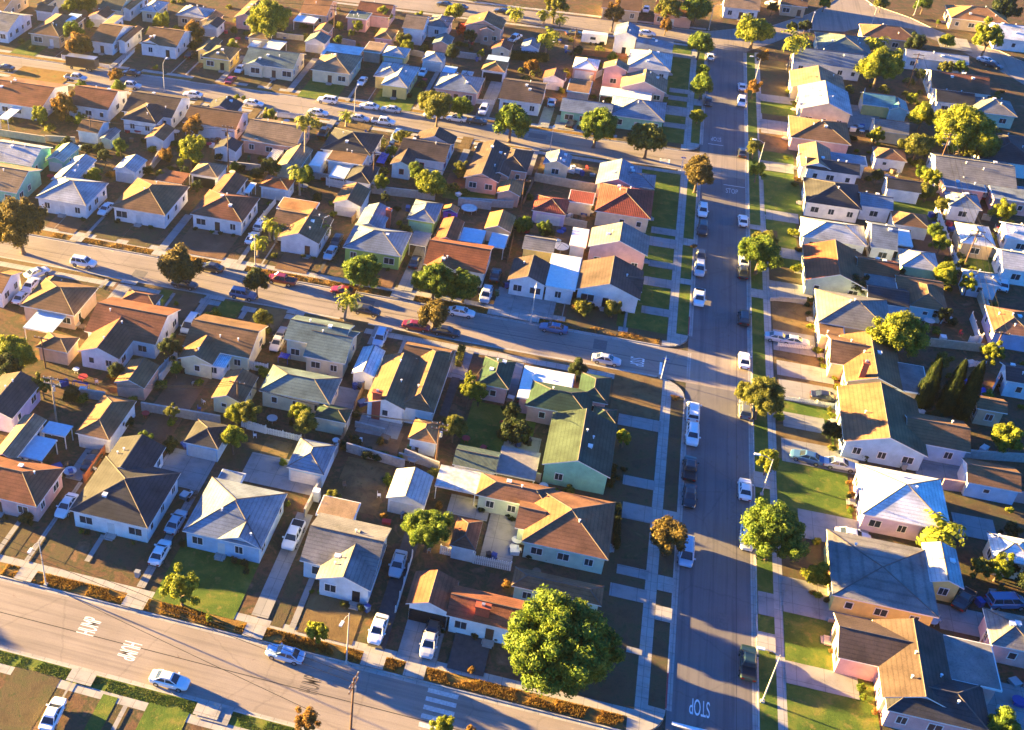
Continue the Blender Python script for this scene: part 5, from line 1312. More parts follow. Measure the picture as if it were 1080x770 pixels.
def car_parts(kind):
    if kind in CM_: return CM_[kind]
    k = KIND[kind]; W, parts = k['W'], []
    m = MB(); loft(m, [(x, [(w * .86, zb), (w, zb + .12), (w, zs), (w * .9, zt), (w * .45, zt + .02)]) for x, zb, zs, zt, w in k['st']]); parts.append(('body', m.mesh('body', [M['c_white']]), 'paint'))
    x0, x1, t0, t1, zr = k['cab']; zb = k['st'][3][3] - .04; w0, w1 = W * .88, W * .68
    g = MB(); base = [(x0, -w0, zb), (x1, -w0 * .95, zb), (x1, w0 * .95, zb), (x0, w0, zb)]; top = [(t0, -w1, zr - .05), (t1, -w1, zr - .05), (t1, w1, zr - .05), (t0, w1, zr - .05)]
    for i in range(4): g.face([base[i], base[(i + 1) % 4], top[(i + 1) % 4], top[i]])
    g.face(top); parts.append(('cabin_glass', g.mesh('cabin glass', [M['glass']]), None))
    r = MB(); a, c = .1, .04
    lo = [(t0 - a, -w1 - c, zr - .09), (t1 + a, -w1 - c, zr - .09), (t1 + a, w1 + c, zr - .09), (t0 - a, w1 + c, zr - .09)]; hi = [(t0 + .1, -w1 + .1, zr), (t1 - .1, -w1 + .1, zr), (t1 - .1, w1 - .1, zr), (t0 + .1, w1 - .1, zr)]
    for i in range(4): r.face([lo[i], lo[(i + 1) % 4], hi[(i + 1) % 4], hi[i]], 0, True)
    r.face(hi, 0, True)
    def pillar(b, t): r.tube([b, t], [.065, .05], 5)
    for s in (-1, 1):
        pillar((x0, s * w0, zb), (t0, s * w1, zr - .05)); pillar((x1, s * w0 * .95, zb), (t1, s * w1, zr - .05))
        for f in ((.5,) if t1 - t0 < 1.6 else (.33, .68)):
            xb, xt = x0 + (x1 - x0) * f, t0 + (t1 - t0) * f; pillar((xb, s * (w0 + .005), zb), (xt, s * w1, zr - .05))
    parts.append(('roof_panel', r.mesh('roof panel', [M['c_white']]), 'paint'))
    if 'bed' in k:
        b = MB(); b.box(k['bed'][0], -W * .78, zb - .02, k['bed'][1], W * .78, zb + .062); parts.append(('cargo_bed', b.mesh('cargo bed', [M['trim']]), None))
    else:
        t = MB(); t.box(-k['L'] / 2 - .02, -W * .7, .38, -k['L'] / 2 + .1, W * .7, .52); t.box(k['L'] / 2 - .12, -W * .6, .34, k['L'] / 2 + .015, W * .6, .46); parts.append(('bumper_trim', t.mesh('bumper trim', [M['trim']]), None))
    wh = MB(); wh.tube([(0, -.11, 0), (0, .11, 0)], k['rw'], 18); rim = MB(); rim.tube([(0, -.118, 0), (0, .118, 0)], k['rw'] * .62, 12)
    hl = MB(); hl.box(-.12, -.2, -.07, .06, .2, .07); tl = MB(); tl.box(-.05, -.17, -.1, .08, .17, .1); mi = MB(); mi.box(-.1, -.13, -.08, .08, .13, .08)
    CM_[kind] = (k, parts, wh.mesh('tyre', [M['tyre']]), rim.mesh('rim', [M['rim']]), hl.mesh('headlight', [M['lamp']]), tl.mesh('taillight', [M['tail']]), mi.mesh('mirror', [M['c_white']]))
    return CM_[kind]
VN = [0]
def car(kind, colr, x, y, head, desc=None, ground=0.0, group='cars of the neighbourhood'):
    """head: compass heading in degrees, 0 = east"""
    k, parts, wh, rim, hl, tl, mi = car_parts(kind)
    root = empty('pickup_truck' if kind == 'pickup' else 'van' if kind == 'van' else 'car', (x, y, ground), R(head)); VN[0] += 1
    pm = M['c_' + colr]
    for n, me, role in parts: link(n, me, root, mat=pm if role else None)
    wx = k['L'] * .295
    for sx in (-1, 1):
        for sy in (-1, 1):
            w = link('wheel', wh, root, (sx * wx, sy * (k['W'] - .08), k['rw'])); link('rim', rim, w)
    for s in (-1, 1):
        st = k['st']; link('headlight', hl, root, (st[-2][0] - .02, s * k['W'] * .58, st[-2][2] - .0)); link('taillight', tl, root, (st[0][0] + .02, s * k['W'] * .66, st[0][2] - .05)); link('mirror', mi, root, (k['cab'][1] - .35, s * (k['W'] + .08), k['st'][3][3]), mat=pm)
    if not desc:
        st_ = 'parked' if ground or True else ''
        desc = {'dark': 'black', 'pale blue': 'pale blue'}.get(colr, colr) + ' ' + {'suv': 'estate car', 'pickup': 'pickup truck'}.get(kind, kind)
    tag(root, desc, {'pickup': 'pickup truck', 'van': 'van'}.get(kind, 'car'), group)
    return root
def C(kind, colr, v, x, y, head, ground=G + .1, jitter=2): 
    p = at(v, x, y, ground + .6); return car(kind, colr, p.x, p.y, head + rnd.uniform(-jitter, jitter), ground=ground)
def CW(kind, colr, v, x, y, head=90):   # west kerb
    p = at(v, x, y, .6); return car(kind, colr, 18.5 + rnd.uniform(-.1, .15), p.y, head + rnd.uniform(-1, 1))
def CE(kind, colr, v, x, y, head=90):
    p = at(v, x, y, .6); return car(kind, colr, 26.3 + rnd.uniform(-.15, .1), p.y, head + rnd.uniform(-1, 1))
def CS(kind, colr, v, x, y, head, ky=None):   # on an east-west street
    p = at(v, x, y, .6); return car(kind, colr, p.x, ky if ky else p.y, head + rnd.uniform(-1, 1))
# wide street
CW('suv', 'white', 't23', 848, 125, -90); CW('suv', 'dark', 't23', 845, 198, -90); CW('sedan', 'dark', 't23', 838, 308, -90); CW('suv', 'silver', 't23', 838, 362, -90); CW('pickup', 'white', 't23', 842, 480, -90)
CE('sedan', 'white', 't23', 1020, 165); CE('sedan', 'white', 't23', 1012, 325); CE('sedan', 'dark', 't23', 1000, 370); CE('suv', 'dark', 't23', 1022, 560); CE('sedan', 'white', 't23', 1014, 730)
CW('van', 'white', 't33', 805, 210, 90); CW('suv', 'white', 't33', 804, 305, -90); CW('pickup', 'dark', 't33', 790, 440, 90); CW('sedan', 'dark', 't33', 792, 550, -90)
CE('suv', 'grey', 't33', 1020, 200); CE('sedan', 'white', 't33', 1030, 525); CE('sedan', 'white', 't33', 1026, 720, -90); CW('van', 'pale blue', 't43', 778, 50, -90); CE('pickup', 'green', 't43', 1036, 500)
CW('sedan', 'dark', 't13', 872, 412, -90); CE('sedan', 'white', 't13', 1010, 352); CE('suv', 'white', 't13', 1012, 415, -90); CW('sedan', 'white', 'p', 752, 60); CE('sedan', 'dark', 't13', 1020, 620)
# middle street
CS('suv', 'white', 't21', 340, 335, 0); CS('sedan', 'dark', 't21', 858, 352, 180, 168.2); CS('sedan', 'dark', 't21', 755, 415, 0, 161.4); CS('suv', 'blue', 't21', 990, 462, 0, 161.4); CS('pickup', 'red', 't22', 145, 402, 180, 168.1); CS('sedan', 'red', 't22', 395, 447, 180, 168.2)
CS('sedan', 'white', 't22', 872, 537, 0, 168.1); CS('sedan', 'red', 't22', 690, 590, 0, 161.4); CS('sedan', 'dark', 't22', 812, 612, 0, 161.4); CS('sedan', 'blue', 't23', 245, 604, 180, 168.2); CS('sedan', 'silver', 't23', 460, 732, 0, 161.6)
# top street
CS('sedan', 'dark', 'C8', 35, 482, 180, 240.4); CS('pickup', 'silver', 'C8', 545, 552, 0, 240.4); CS('sedan', 'dark', 'C8', 925, 528, 180, 247.8); CS('pickup', 'silver', 'C8', 935, 602, 0, 240.4); CS('sedan', 'white', 'C7', 450, 160, 180, 240.4); CS('sedan', 'white', 'C7', 800, 206, 0, 240.4)
CS('suv', 'white', 'D5', 240, 92, 180, 247.8); CS('sedan', 'white', 'D5', 195, 152, 0, 240.4); CS('sedan', 'white', 'D5', 475, 130, 180, 247.8); CS('sedan', 'silver', 'D5', 600, 146, 180, 247.8); CS('pickup', 'white', 'D5', 570, 198, 0, 240.4); CS('sedan', 'silver', 'D5', 432, 180, 0, 240.4); CS('sedan', 'white', 'D5', 845, 178, 180, 247.8); CS('sedan', 'white', 'D5', 975, 197, 180, 247.8); CS('sedan', 'dark', 'D5', 1090, 215, 180, 247.8)
# lower street
CS('sedan', 'white', 't41', 683, 580, 0, 79.8); CS('sedan', 'pale blue', 't42', 155, 465, 180, 87.6)
# driveways and yards
N_ = 90
C('sedan', 'white', 't41', 215, 705, N_ + 3); C('sedan', 'white', 't41', 650, 48, N_); C('sedan', 'silver', 't31', 715, 655, N_); C('sedan', 'white', 't31', 270, 590, -N_); C('sedan', 'dark', 'D6', 655, 575, N_); C('pickup', 'white', 't32', 190, 712, -N_); C('sedan', 'white', 't42', 535, 360, -N_); C('sedan', 'silver', 't42', 742, 415, -N_); C('sedan', 'dark', 't42', 755, 365, -N_)
C('sedan', 'silver', 't42', 615, 95, -N_); C('sedan', 'white', 'A1', 210, 148, N_ - 35); C('sedan', 'white', 'A1', 180, 212, N_); C('sedan', 'white', 'A1', 125, 285, N_); C('van', 'pale blue', 'A2', 218, 285, -N_); C('sedan', 'silver', 'A2', 715, 385, -N_); C('sedan', 'grey', 'A2', 735, 345, -N_); C('suv', 'pale blue', 'A3', 545, 200, -N_)
C('sedan', 'white', 'B2', 602, 380, -N_); C('sedan', 'white', 'B3', 465, 545, N_); C('suv', 'white', 'B3', 515, 470, N_); C('sedan', 'silver', 'B3', 910, 630, -N_); C('sedan', 'dark', 'B3', 945, 560, -N_); C('sedan', 'dark', 't22', 685, 330, N_); C('suv', 'silver', 't22', 972, 468, -N_); C('sedan', 'dark', 't22', 1010, 385, N_)
C('sedan', 'white', 't12', 470, 330, -N_); C('sedan', 'white', 't12', 716, 293, -N_); C('suv', 'white', 't12', 962, 447, -N_); C('sedan', 'pale blue', 'D1', 765, 490, -N_); C('sedan', 'red', 'D1', 700, 570, N_); C('sedan', 'dark', 'D1', 410, 385, N_); C('pickup', 'dark', 'D5', 225, 270, N_); C('suv', 'pale blue', 'D5', 640, 290, -N_); C('sedan', 'dark', 'D5', 600, 370, N_)
C('sedan', 'white', 't13', 622, 38, -N_); C('sedan', 'dark', 't13', 330, 135, 20); C('sedan', 'white', 't13', 625, 135, 0, .02); C('sedan', 'dark', 't13', 318, 500, 80); C('pickup', 'white', 't13', 90, 155, 70); C('sedan', 'dark', 'A3', 470, 40, 0); C('sedan', 'pale blue', 't13', 238, 415, N_)
C('sedan', 'blue', 't34', 197, 393, 172, jitter=1); C('sedan', 'silver', 't34', 332, 422, 0, jitter=1); C('sedan', 'dark', 't34', 275, 150, 0); C('sedan', 'white', 't34', 383, 712, 0); C('sedan', 'silver', 'B8', 100, 268, 0); C('sedan', 'silver', 'B8', 10, 250, 0)
C('sedan', 'white', 't14', 925, 245, -35, .02); C('sedan', 'dark', 'C5', 820, 440, -38, .02); C('sedan', 'white', 't14', 60, 18, -30); C('sedan', 'white', 't14', 575, 455, 10)
C('sedan', 'dark', 'B6', 740, 385, 60); C('van', 'blue', 'B6', 980, 405, 20); C('sedan', 'dark', 'D3', 330, 30, 170); C('sedan', 'dark', 'D3', 440, 50, 170); C('sedan', 'dark', 'D3', 740, 80, 170, .02); C('sedan', 'dark', 't13', 505, 30, 180); C('sedan', 'white', 'C2', 630, 770, 80)
# long black box trailer on the top street
p = at('C8', 580, 470, 1.2); root = empty('box_trailer', (p.x, 247.6, 0)); m = MB(); m.box(-4.2, -1.2, .75, 3.6, 1.2, 3.1, 0); m.box(-4.1, -1.1, 3.102, 3.5, 1.1, 3.2, 1); m.build('cargo_box', [M['c_dark'], M['c_grey']], root)
m = MB(); m.box(-5.4, -.5, .6, -4.2, .5, .74); m.build('hitch', M['trim'], root)
for sx in (-2.8, 2.2, 1.3):
    for sy in (-1, 1): w = link('wheel', car_parts('suv')[2], root, (sx, sy * 1.12, .37)); link('rim', car_parts('suv')[3], w)
tag(root, 'long black box trailer', 'trailer')
p = at('D4', 360, 225, 1.2); root = empty('caravan', (p.x, p.y, G)); m = MB(); m.box(-3.3, -1.2, .5, 3.3, 1.2, 2.8); m.build('body', M['patiow'], root)
m = MB(); m.box(-3.0, -1.0, 2.802, 3.0, 1.0, 2.9); m.build('roof', M['patio'], root); m = MB(); m.box(-1, -1.23, 1.4, .4, -1.202, 2.1); m.build('window', M['glass'], root)
for sx in (-1, 1):
    for sy in (-1, 1): link('wheel', car_parts('suv')[2], root, (sx * .7, sy * 1.1, .36))
tag(root, 'pale square caravan', 'caravan')
# ------------------------------------------------------------------ poles, lamps, wires
POLES = {}
def pole(key, v, bx, by, tx=None, ty=None, h=None, mat='polewood', arm=0.0, ground=G):
    b = at(v, bx, by, ground)
    if h is None: _, h = height_of(v, bx, by, tx, ty)
    h = min(h, 13)
    root = empty('utility_pole', (b.x, b.y, ground), arm)
    m = MB(); m.tube([(0, 0, -.1), (0, 0, h * .5), (0, 0, h)], [.15, .12, .1], 9); m.build('shaft', M[mat], root)
    for z in ((h - .5, h - 1.4) if h > 8 else (h - .4,)):
        c = MB(); c.box(-1.25, -.07, z, 1.25, .07, z + .13); c.build('crossarm', M[mat], root)
        for x in (-1.1, -.4, .4, 1.1):
            i = MB(); i.tube([(x, 0, z + .13), (x, 0, z + .33)], [.05, .07], 6); i.build('insulator', M['metal'], root)
    if h > 8:
        t = MB(); t.tube([(.3, 0, h - 2.6), (.3, 0, h - 1.75)], .22, 10); t.build('transformer', M['metal'], root)
    POLES[key] = (b.x, b.y, ground + h - .3, arm)
    tag(root, {'polewood': 'brown wooden utility pole with crossarms', 'palewood': 'pale grey wooden utility pole', 'concretepole': 'pale concrete utility pole'}[mat], 'utility pole', 'utility poles')
def lamp(v, bx, by, tx, ty, ax, ay=0, ground=G, h=None):
    b = at(v, bx, by, ground)
    if h is None: _, h = height_of(v, bx, by, tx, ty)
    h = max(4.5, min(h, 9.5)); root = empty('street_lamp', (b.x, b.y, ground))
    m = MB(); m.tube([(0, 0, 0), (0, 0, h * .6), (0, 0, h)], [.1, .075, .055], 9); m.build('post', M['concretepole'], root)
    m = MB(); m.tube([(0, 0, h - .3), (ax * .5, ay * .5, h + .25), (ax, ay, h + .35)], [.045, .04, .035], 7); m.build('arm', M['concretepole'], root)
    m = MB(); a = math.atan2(ay, ax); m.obox((ax * 1.15, ay * 1.15), a, .42, .17, h + .24, h + .42); m.build('lamp_head', M['whitemetal'], root)
    m = MB(); m.box(-.22, -.22, 0, .22, .22, .25); m.build('base', M['kerb'], root)
    tag(root, 'tall pale street lamp with curved arm', 'street lamp', 'street lamps')
pole('a', 'p', 370, 768, 373, 715, arm=R(80)); pole('b', 'p', 60, 446, 53, 397, mat='palewood'); pole('c', 'p', 48, 388, 44, 355); pole('d', 'p', 251, 436, 250, 402); pole('e', 'p', 459, 493, 461, 445)
pole('f', 'p', 241, 180, 241, 132); pole('g', 'p', 393, 196, 394, 160); pole('h', 'p', 549, 221, 552, 189); pole('i', 'p', 97, 150, 97, 123); pole('j', 'p', 1012, 292, 1026, 242); pole('k', 'p', 1046, 376, 1058, 350); pole('l', 'p', 986, 186, h=10); pole('m', 'p', 124, 12, h=9); pole('n', 'p', 352, 42, 352, 5); pole('o', 'p', 603, 62, h=8); pole('q', 'p', 957, 93, h=9)
lamp('t41', 187, 181, 158, 0, 0, -1.9); lamp('t42', 405, 500, 410, 295, -.3, -1.8); lamp('t44', 15, 655, 95, 465, -1.9); lamp('t34', 12, 545, 60, 402, -1.9); lamp('t23', 152, 580, 178, 415, 0, -1.9); lamp('p', 269, 280, 268, 247, 0, -1.8)
lamp('t11', 668, 372, 658, 255, 0, 1.9); lamp('D5', 397, 195, 405, 25, 0, 1.9); lamp('t13', 230, 612, 237, 535, 0, 1.8); lamp('t13', 875, 122, 892, 20, 1.8); lamp('p', 964, 16, 972, 0, -1.5, 1, h=9); lamp('t14', 460, 97, 475, 62, -1.2, 1.2); lamp('t14', 205, 130, 212, 100, .3, 1.8); lamp('p', 800, 174, 806, 150, -1.9); lamp('p', 795, 90, 803, 62, -1.9)
def wire(a, b, sag=.8, off=(0,)):
    x0, y0, z0, a0 = POLES[a]; x1, y1, z1, a1 = POLES[b]
    m = MB()
    for o in off:
        p0 = Vector((x0 + math.cos(a0) * o, y0 + math.sin(a0) * o, z0)); p1 = Vector((x1 + math.cos(a1) * o, y1 + math.sin(a1) * o, z1))
        m.tube([p0.lerp(p1, t / 10) - Vector((0, 0, sag * 4 * (t / 10) * (1 - t / 10))) for t in range(11)], .03, 4)
    c = p0
    o = m.build('power_line', M['wire']); tag(o, 'thin black overhead power line', 'power line', 'power lines', pos=((x0 + x1) / 2, (y0 + y1) / 2))
POLES['left'] = (-95, 92.5, 10.0, R(80)); POLES['roadA'] = (*at('t41', 270, 220, 7)[:2], 7, R(80)); POLES['roadB'] = (*at('t42', 300, 710, 7)[:2], 7, R(80)); wire('roadA', 'roadB', .1)  # roadA to roadB: added cable without poles, tracing a dark line across the road
POLES['right'] = (20, 78.5, 10.5, R(80))
wire('left', 'a', 1.0, (-.4, .5)); wire('b', 'd', 1.2, (-1, 0, 1)); wire('d', 'e', 1.2, (-1, 0, 1)); wire('i', 'f', 1.2, (-1, 1)); wire('f', 'g', 1.2, (-1, 1)); wire('g', 'h', 1.2, (-1, 1)); wire('q', 'l', 1, (-1, 1)); wire('l', 'j', 1.2, (-1, 0, 1)); wire('j', 'k', 1.2, (-1, 0, 1)); wire('m', 'n', 1.2, (-1, 1)); wire('n', 'o', 1.2, (-1, 1))
# street name signs
def sign(v, bx, by, h=3.0):
    b = at(v, bx, by); root = empty('street_sign', (b.x, b.y, G)); m = MB(); m.tube([(0, 0, 0), (0, 0, h)], .06, 7); m.build('post', M['whitemetal'], root)
    m = MB(); m.box(-.5, -.02, h - .3, .5, .02, h - .05); m.box(-.02, -.5, h - .02, .02, .5, h + .2); m.build('sign_blade', plain('blue sign', (.05, .12, .4), .4), root)
    tag(root, 'pale street sign post with blue blades', 'street sign')
sign('p', 697, 400, 4.2); sign('p', 718, 180, 3.2)
m = MB(); m.tube([(0, 0, 0), (0, 0, 2.1)], .06, 7); p = at('t23', 312, 692, 0)

# ------------------------------------------------------------------ fences and yard walls
FM = {'block': plain('grey block wall', (.34, .31, .28), .9, var=.2, scale=2), 'white': M['fascia'], 'wood': M['wood'], 'pink': plain('pink block wall', (.5, .3, .28), .9, var=.15), 'tan': plain('tan block wall', (.45, .36, .25), .9, var=.2), 'cyan': M['w_cyan'], 'rust': plain('rust red fence', (.3, .1, .05), .85, var=.2)}
def F(mat, v, x0, y0, x1, y1, h=1.6, kind=None):
    a, b = at(v, x0, y0), at(v, x1, y1); d = b - a; Ln = d.length
    if Ln < 1: return
    kind = kind or ('wall' if mat in ('block', 'pink', 'tan', 'cyan') else 'fence'); rz = math.atan2(d.y, d.x)
    mid = ((a.x + b.x) / 2, (a.y + b.y) / 2, G)
    if kind == 'wall':
        root = empty('boundary_wall', mid, rz); m = MB(); m.box(-Ln / 2, -.1, -.05, Ln / 2, .1, h); m.build('wall', FM[mat], root); m = MB(); m.box(-Ln / 2, -.14, h + .001, Ln / 2, .14, h + .08); m.build('coping', M['kerb'] if mat == 'block' else FM[mat], root)
        tag(root, {'block': 'grey block', 'pink': 'pink', 'tan': 'tan block', 'cyan': 'cyan painted'}[mat] + ' boundary wall', 'boundary wall', 'yard walls and fences', pos=mid)
    else:
        root = empty('garden_fence', mid, rz); m = MB(); n = max(2, int(Ln / .26))
        for k in range(n):
            x = -Ln / 2 + Ln * (k + .5) / n; m.box(x - .1, -.02, .04, x + .1, .02, h - (.05 if k % 2 else 0))
        m.box(-Ln / 2, .022, h * .3, Ln / 2, .06, h * .3 + .09); m.box(-Ln / 2, .022, h * .75, Ln / 2, .06, h * .75 + .09); m.build('panel', FM[mat], root)
        np_ = max(2, min(12, int(Ln / 2.4) + 1))
        for k in range(np_):
            q = MB(); q.box(-.06, -.06, 0, .06, .06, h + .08); q.build('post', FM[mat], root, (-Ln / 2 + Ln * k / (np_ - 1), .12, 0))
        tag(root, {'white': 'white', 'wood': 'weathered wooden', 'rust': 'rust red'}[mat] + ' garden fence', 'garden fence', 'yard walls and fences', pos=mid)
for a in (('white', 't31', 650, 88, 722, 5), ('block', 't31', 575, 205, 895, 260), ('block', 't31', 330, 150, 430, 165), ('rust', 't31', 345, 500, 450, 345), ('block', 't32', 235, 640, 370, 370), ('wood', 't32', 375, 360, 440, 210), ('wood', 't32', 440, 200, 490, 90), ('block', 't32', 405, 370, 640, 440), ('block', 't32', 640, 395, 780, 450),
          ('white', 't32', 0, 280, 220, 330, 1.2), ('block', 't32', 440, 270, 560, 300, 1.0), ('white', 't31', 980, 270, 1078, 300), ('white', 'A8', 95, 470, 190, 150, 1.3), ('white', 'A8', 345, 130, 540, 175), ('white', 'A8', 530, 185, 745, 230), ('tan', 'A5', 665, 225, 915, 265), ('block', 'A5', 110, 125, 320, 185, 1.0), ('white', 'A2', 545, 535, 660, 560, 1.8), ('white', 'A2', 60, 605, 140, 490), ('white', 'A1', 890, 750, 1000, 640),
          ('block', 'B4', 250, 400, 290, 300, 1.7), ('block', 'B4', 280, 345, 640, 385, 1.7), ('block', 'B4', 770, 415, 960, 440, 1.7), ('white', 'B4', 20, 300, 140, 325, 1.8), ('wood', 'B4', 170, 520, 215, 455), ('tan', 'B5', 450, 275, 800, 340, 1.8), ('wood', 'B5', 390, 410, 465, 240), ('tan', 'B5', 600, 520, 745, 550, 1.6), ('block', 'B5', 20, 410, 330, 430, 1.6), ('wood', 'B5', 300, 740, 330, 610, 1.4), ('wood', 'B4', 600, 690, 690, 520),
          ('block', 'B3', 640, 180, 900, 220, 1.4), ('tan', 'B2', 860, 170, 905, 90), ('white', 'B3', 500, 470, 600, 350, 1.4), ('block', 'C7', 210, 600, 290, 500, 1.4), ('block', 'C7', 660, 580, 940, 610, 1.5), ('tan', 'C6', 0, 450, 260, 490, 1.5), ('block', 'C6', 260, 480, 430, 490, 1.3), ('white', 'C7', 930, 290, 1080, 300, 1.3), ('white', 'C8', 680, 470, 770, 490, 1.0), ('white', 'C8', 440, 420, 560, 430, 1.1), ('white', 'C8', 850, 480, 960, 370, .9),
          ('block', 'D2', 540, 310, 640, 330, 1.4), ('tan', 'D3', 80, 390, 180, 410, 1.4), ('block', 'D3', 360, 400, 590, 430, 1.5), ('block', 'D2', 80, 270, 270, 290, 1.4), ('rust', 'D4', 250, 310, 540, 340, 1.6), ('white', 'D3', 550, 740, 680, 750, 1.3), ('wood', 'D3', 590, 690, 620, 580, 1.3), ('block', 'D4', 330, 470, 400, 430, 1.5),
          ('pink', 'B7', 600, 410, 760, 430, 1.9), ('pink', 'B7', 1010, 480, 1080, 490, 1.9), ('block', 'D8', 230, 660, 640, 690, 1.5), ('cyan', 'C1', 610, 690, 910, 745, 1.8), ('white', 'C3', 390, 470, 480, 450, 1.6), ('white', 'C3', 400, 300, 460, 480, 1.6), ('white', 'C1', 890, 130, 1030, 470, 1.4), ('tan', 'C3', 430, 90, 540, 400, 1.5), ('white', 'C3', 500, 190, 540, 420, 1.6), ('tan', 'C3', 120, 480, 480, 520, 1.5), ('white', 'C3', 360, 610, 500, 630, 1.2),
          ('white', 'C2', 180, 300, 320, 700, 1.5), ('tan', 'C2', 370, 560, 560, 590, 1.6), ('block', 'C2', 480, 330, 540, 340, 1.2), ('white', 'B8', 0, 300, 190, 320, .8), ('white', 'B8', 15, 600, 330, 645, .7), ('block', 'C1', 0, 635, 160, 650, .9), ('block', 't24', 45, 490, 205, 495, .6), ('white', 'B7', 715, 370, 760, 400, 2.2), ('white', 'D8', 150, 350, 220, 230, 1.8), ('pink', 'D8', 400, 260, 460, 150, 2.0), ('white', 'B6', 830, 640, 870, 500, 1.8), ('block', 't44', 280, 330, 560, 360, .6), ('white', 'C4', 470, 170, 490, 110, 1.8)):
    F(*a)
# back yard lines between the lots that are not picked out one by one
for y, xs in ((124.3, (-66, -48, -33, -18, -5)), (204.3, (-97, -82, -66, -50, -16, -2)), (284, (-130, -100, -82, -64, -47, -30, -12))): pass

# ------------------------------------------------------------------ small things in the yards
BINM = {'blue': plain('blue bin plastic', (.02, .06, .25), .5), 'green': plain('green bin plastic', (.03, .1, .04), .5), 'black': plain('black bin plastic', (.02, .02, .022), .5), 'grey': plain('grey bin plastic', (.25, .26, .27), .5)}
bm_ = MB(); bm_.prism([(-.26, -.3), (.26, -.3), (.28, .3), (-.28, .3)], .05, .95); BODY = bm_.mesh('bin body', [BINM['blue']])
bl_ = MB(); bl_.box(-.32, -.36, .952, .32, .36, 1.05); LID = bl_.mesh('lid', [BINM['blue']])
bw_ = MB(); bw_.tube([(-.3, .28, .12), (.3, .28, .12)], .12, 8); BWH = bw_.mesh('wheel', [M['tyre']])
def bin_(c, v, x, y):
    p = at(v, x, y); root = empty('wheelie_bin', (p.x, p.y, G + .1), rnd.uniform(0, 6.28)); link('body', BODY, root, mat=BINM[c]); link('lid', LID, root, mat=BINM[c]); link('wheel', BWH, root); tag(root, c + ' plastic wheelie bin', 'bin', 'wheelie bins')
for a in (('blue', 'A5', 790, 60), ('black', 'A5', 830, 45), ('black', 'A5', 850, 52), ('blue', 'A3', 400, 490), ('grey', 'A3', 430, 480), ('blue', 't42', 490, 290), ('black', 'A2', 180, 560), ('green', 'A2', 155, 530), ('black', 'A5', 620, 700), ('blue', 'A5', 650, 705), ('green', 't32', 660, 370), ('black', 't32', 690, 375), ('grey', 'B7', 390, 300), ('grey', 'B7', 460, 295), ('black', 'A1', 460, 440), ('black', 'C1', 540, 640), ('blue', 't31', 290, 770 - 300), ('green', 'B2', 580, 175), ('grey', 'A6', 1000, 580), ('black', 'A6', 1010, 590),
          ('blue', 't23', 55, 440), ('black', 't23', 45, 435), ('green', 't22', 1015, 470), ('black', 'D2', 850, 500), ('blue', 'D3', 560, 440), ('black', 'B7', 500, 225), ('grey', 'B7', 530, 205), ('blue', 'D5', 480, 470), ('green', 'C7', 770, 540), ('grey', 't41', 560, 600 - 450)): bin_(*a)
def clutter(v, x, y, n, spread, seed):
    rr = random.Random(seed); p = at(v, x, y)
    for i in range(n):
        px, py = p.x + rr.uniform(-spread, spread), p.y + rr.uniform(-spread, spread); t = rr.random(); w, d, h = rr.uniform(.3, .7), rr.uniform(.3, .6), rr.uniform(.35, .9)
        cn, c = rr.choice([('white', M['whitemetal']), ('grey', M['metal']), ('blue', BINM['blue']), ('brown', M['wood']), ('red', M['redframe']), ('pale', M['patio'])])
        if t < .45:
            root = empty('storage_box', (px, py, G), rr.uniform(0, 3)); m = MB(); m.box(-w, -d, 0, w, d, h); m.build('body', c, root); m = MB(); m.box(-w - .04, -d - .04, h + .001, w + .04, d + .04, h + .09); m.build('lid', c, root); tag(root, cn + ' storage box', 'box', 'boxes stored in the yards')
        elif t < .75:
            root = empty('garden_table', (px, py, G), rr.uniform(0, 3)); m = MB(); m.tube([(0, 0, .7), (0, 0, .76)], w + .25, 14); m.build('table_top', c, root)
            for k in range(4):
                q = MB(); a_ = k * 1.571 + .8; q.tube([(math.cos(a_) * w, math.sin(a_) * w, 0), (math.cos(a_) * w * .7, math.sin(a_) * w * .7, .7)], .03, 5); q.build('leg', c, root)
            tag(root, cn + ' round garden table', 'garden table', 'tables in the yards')
        else:
            root = empty('garden_chair', (px, py, G), rr.uniform(0, 6)); m = MB(); m.box(-.25, -.25, .4, .25, .25, .46); m.build('seat', c, root); m = MB(); m.box(-.25, .22, .461, .25, .27, .95); m.build('backrest', c, root)
            for sx in (-.22, .22):
                for sy in (-.22, .22): q = MB(); q.box(sx - .025, sy - .025, 0, sx + .025, sy + .025, .399); q.build('leg', c, root)
            tag(root, cn + ' garden chair', 'garden chair', 'chairs in the yards')
for i, a in enumerate((('t44', 970, 650, 9, 4), ('t44', 640, 310, 4, 3), ('C6', 540, 330, 7, 4), ('C6', 700, 420, 6, 4), ('B3', 290, 195, 4, 2), ('D5', 300, 440, 5, 3), ('B5', 700, 480, 7, 2.5), ('B5', 720, 215, 8, 3), ('C3', 250, 390, 8, 4), ('C2', 250, 370, 5, 3), ('C2', 600, 400, 5, 3), ('C4', 620, 550, 6, 3), ('C4', 470, 310, 5, 2), ('D4', 180, 260, 5, 3), ('D1', 760, 290, 7, 3), ('D2', 820, 160, 5, 3), ('D3', 220, 210, 4, 2), ('t32', 690, 390, 4, 1.5), ('t31', 330, 90, 6, 3), ('A7', 95, 120, 3, 1), ('B1', 260, 530, 4, 1), ('D6', 460, 660, 4, 1.5), ('C7', 560, 440, 4, 2), ('t24', 980, 60, 5, 4), ('D8', 230, 600, 3, 3), ('B6', 880, 430, 4, 3), ('t21', 300, 600, 3, 2), ('A4', 450, 370, 3, 1.2), ('D5', 560, 400, 5, 2.5))): clutter(*a, 100 + i)
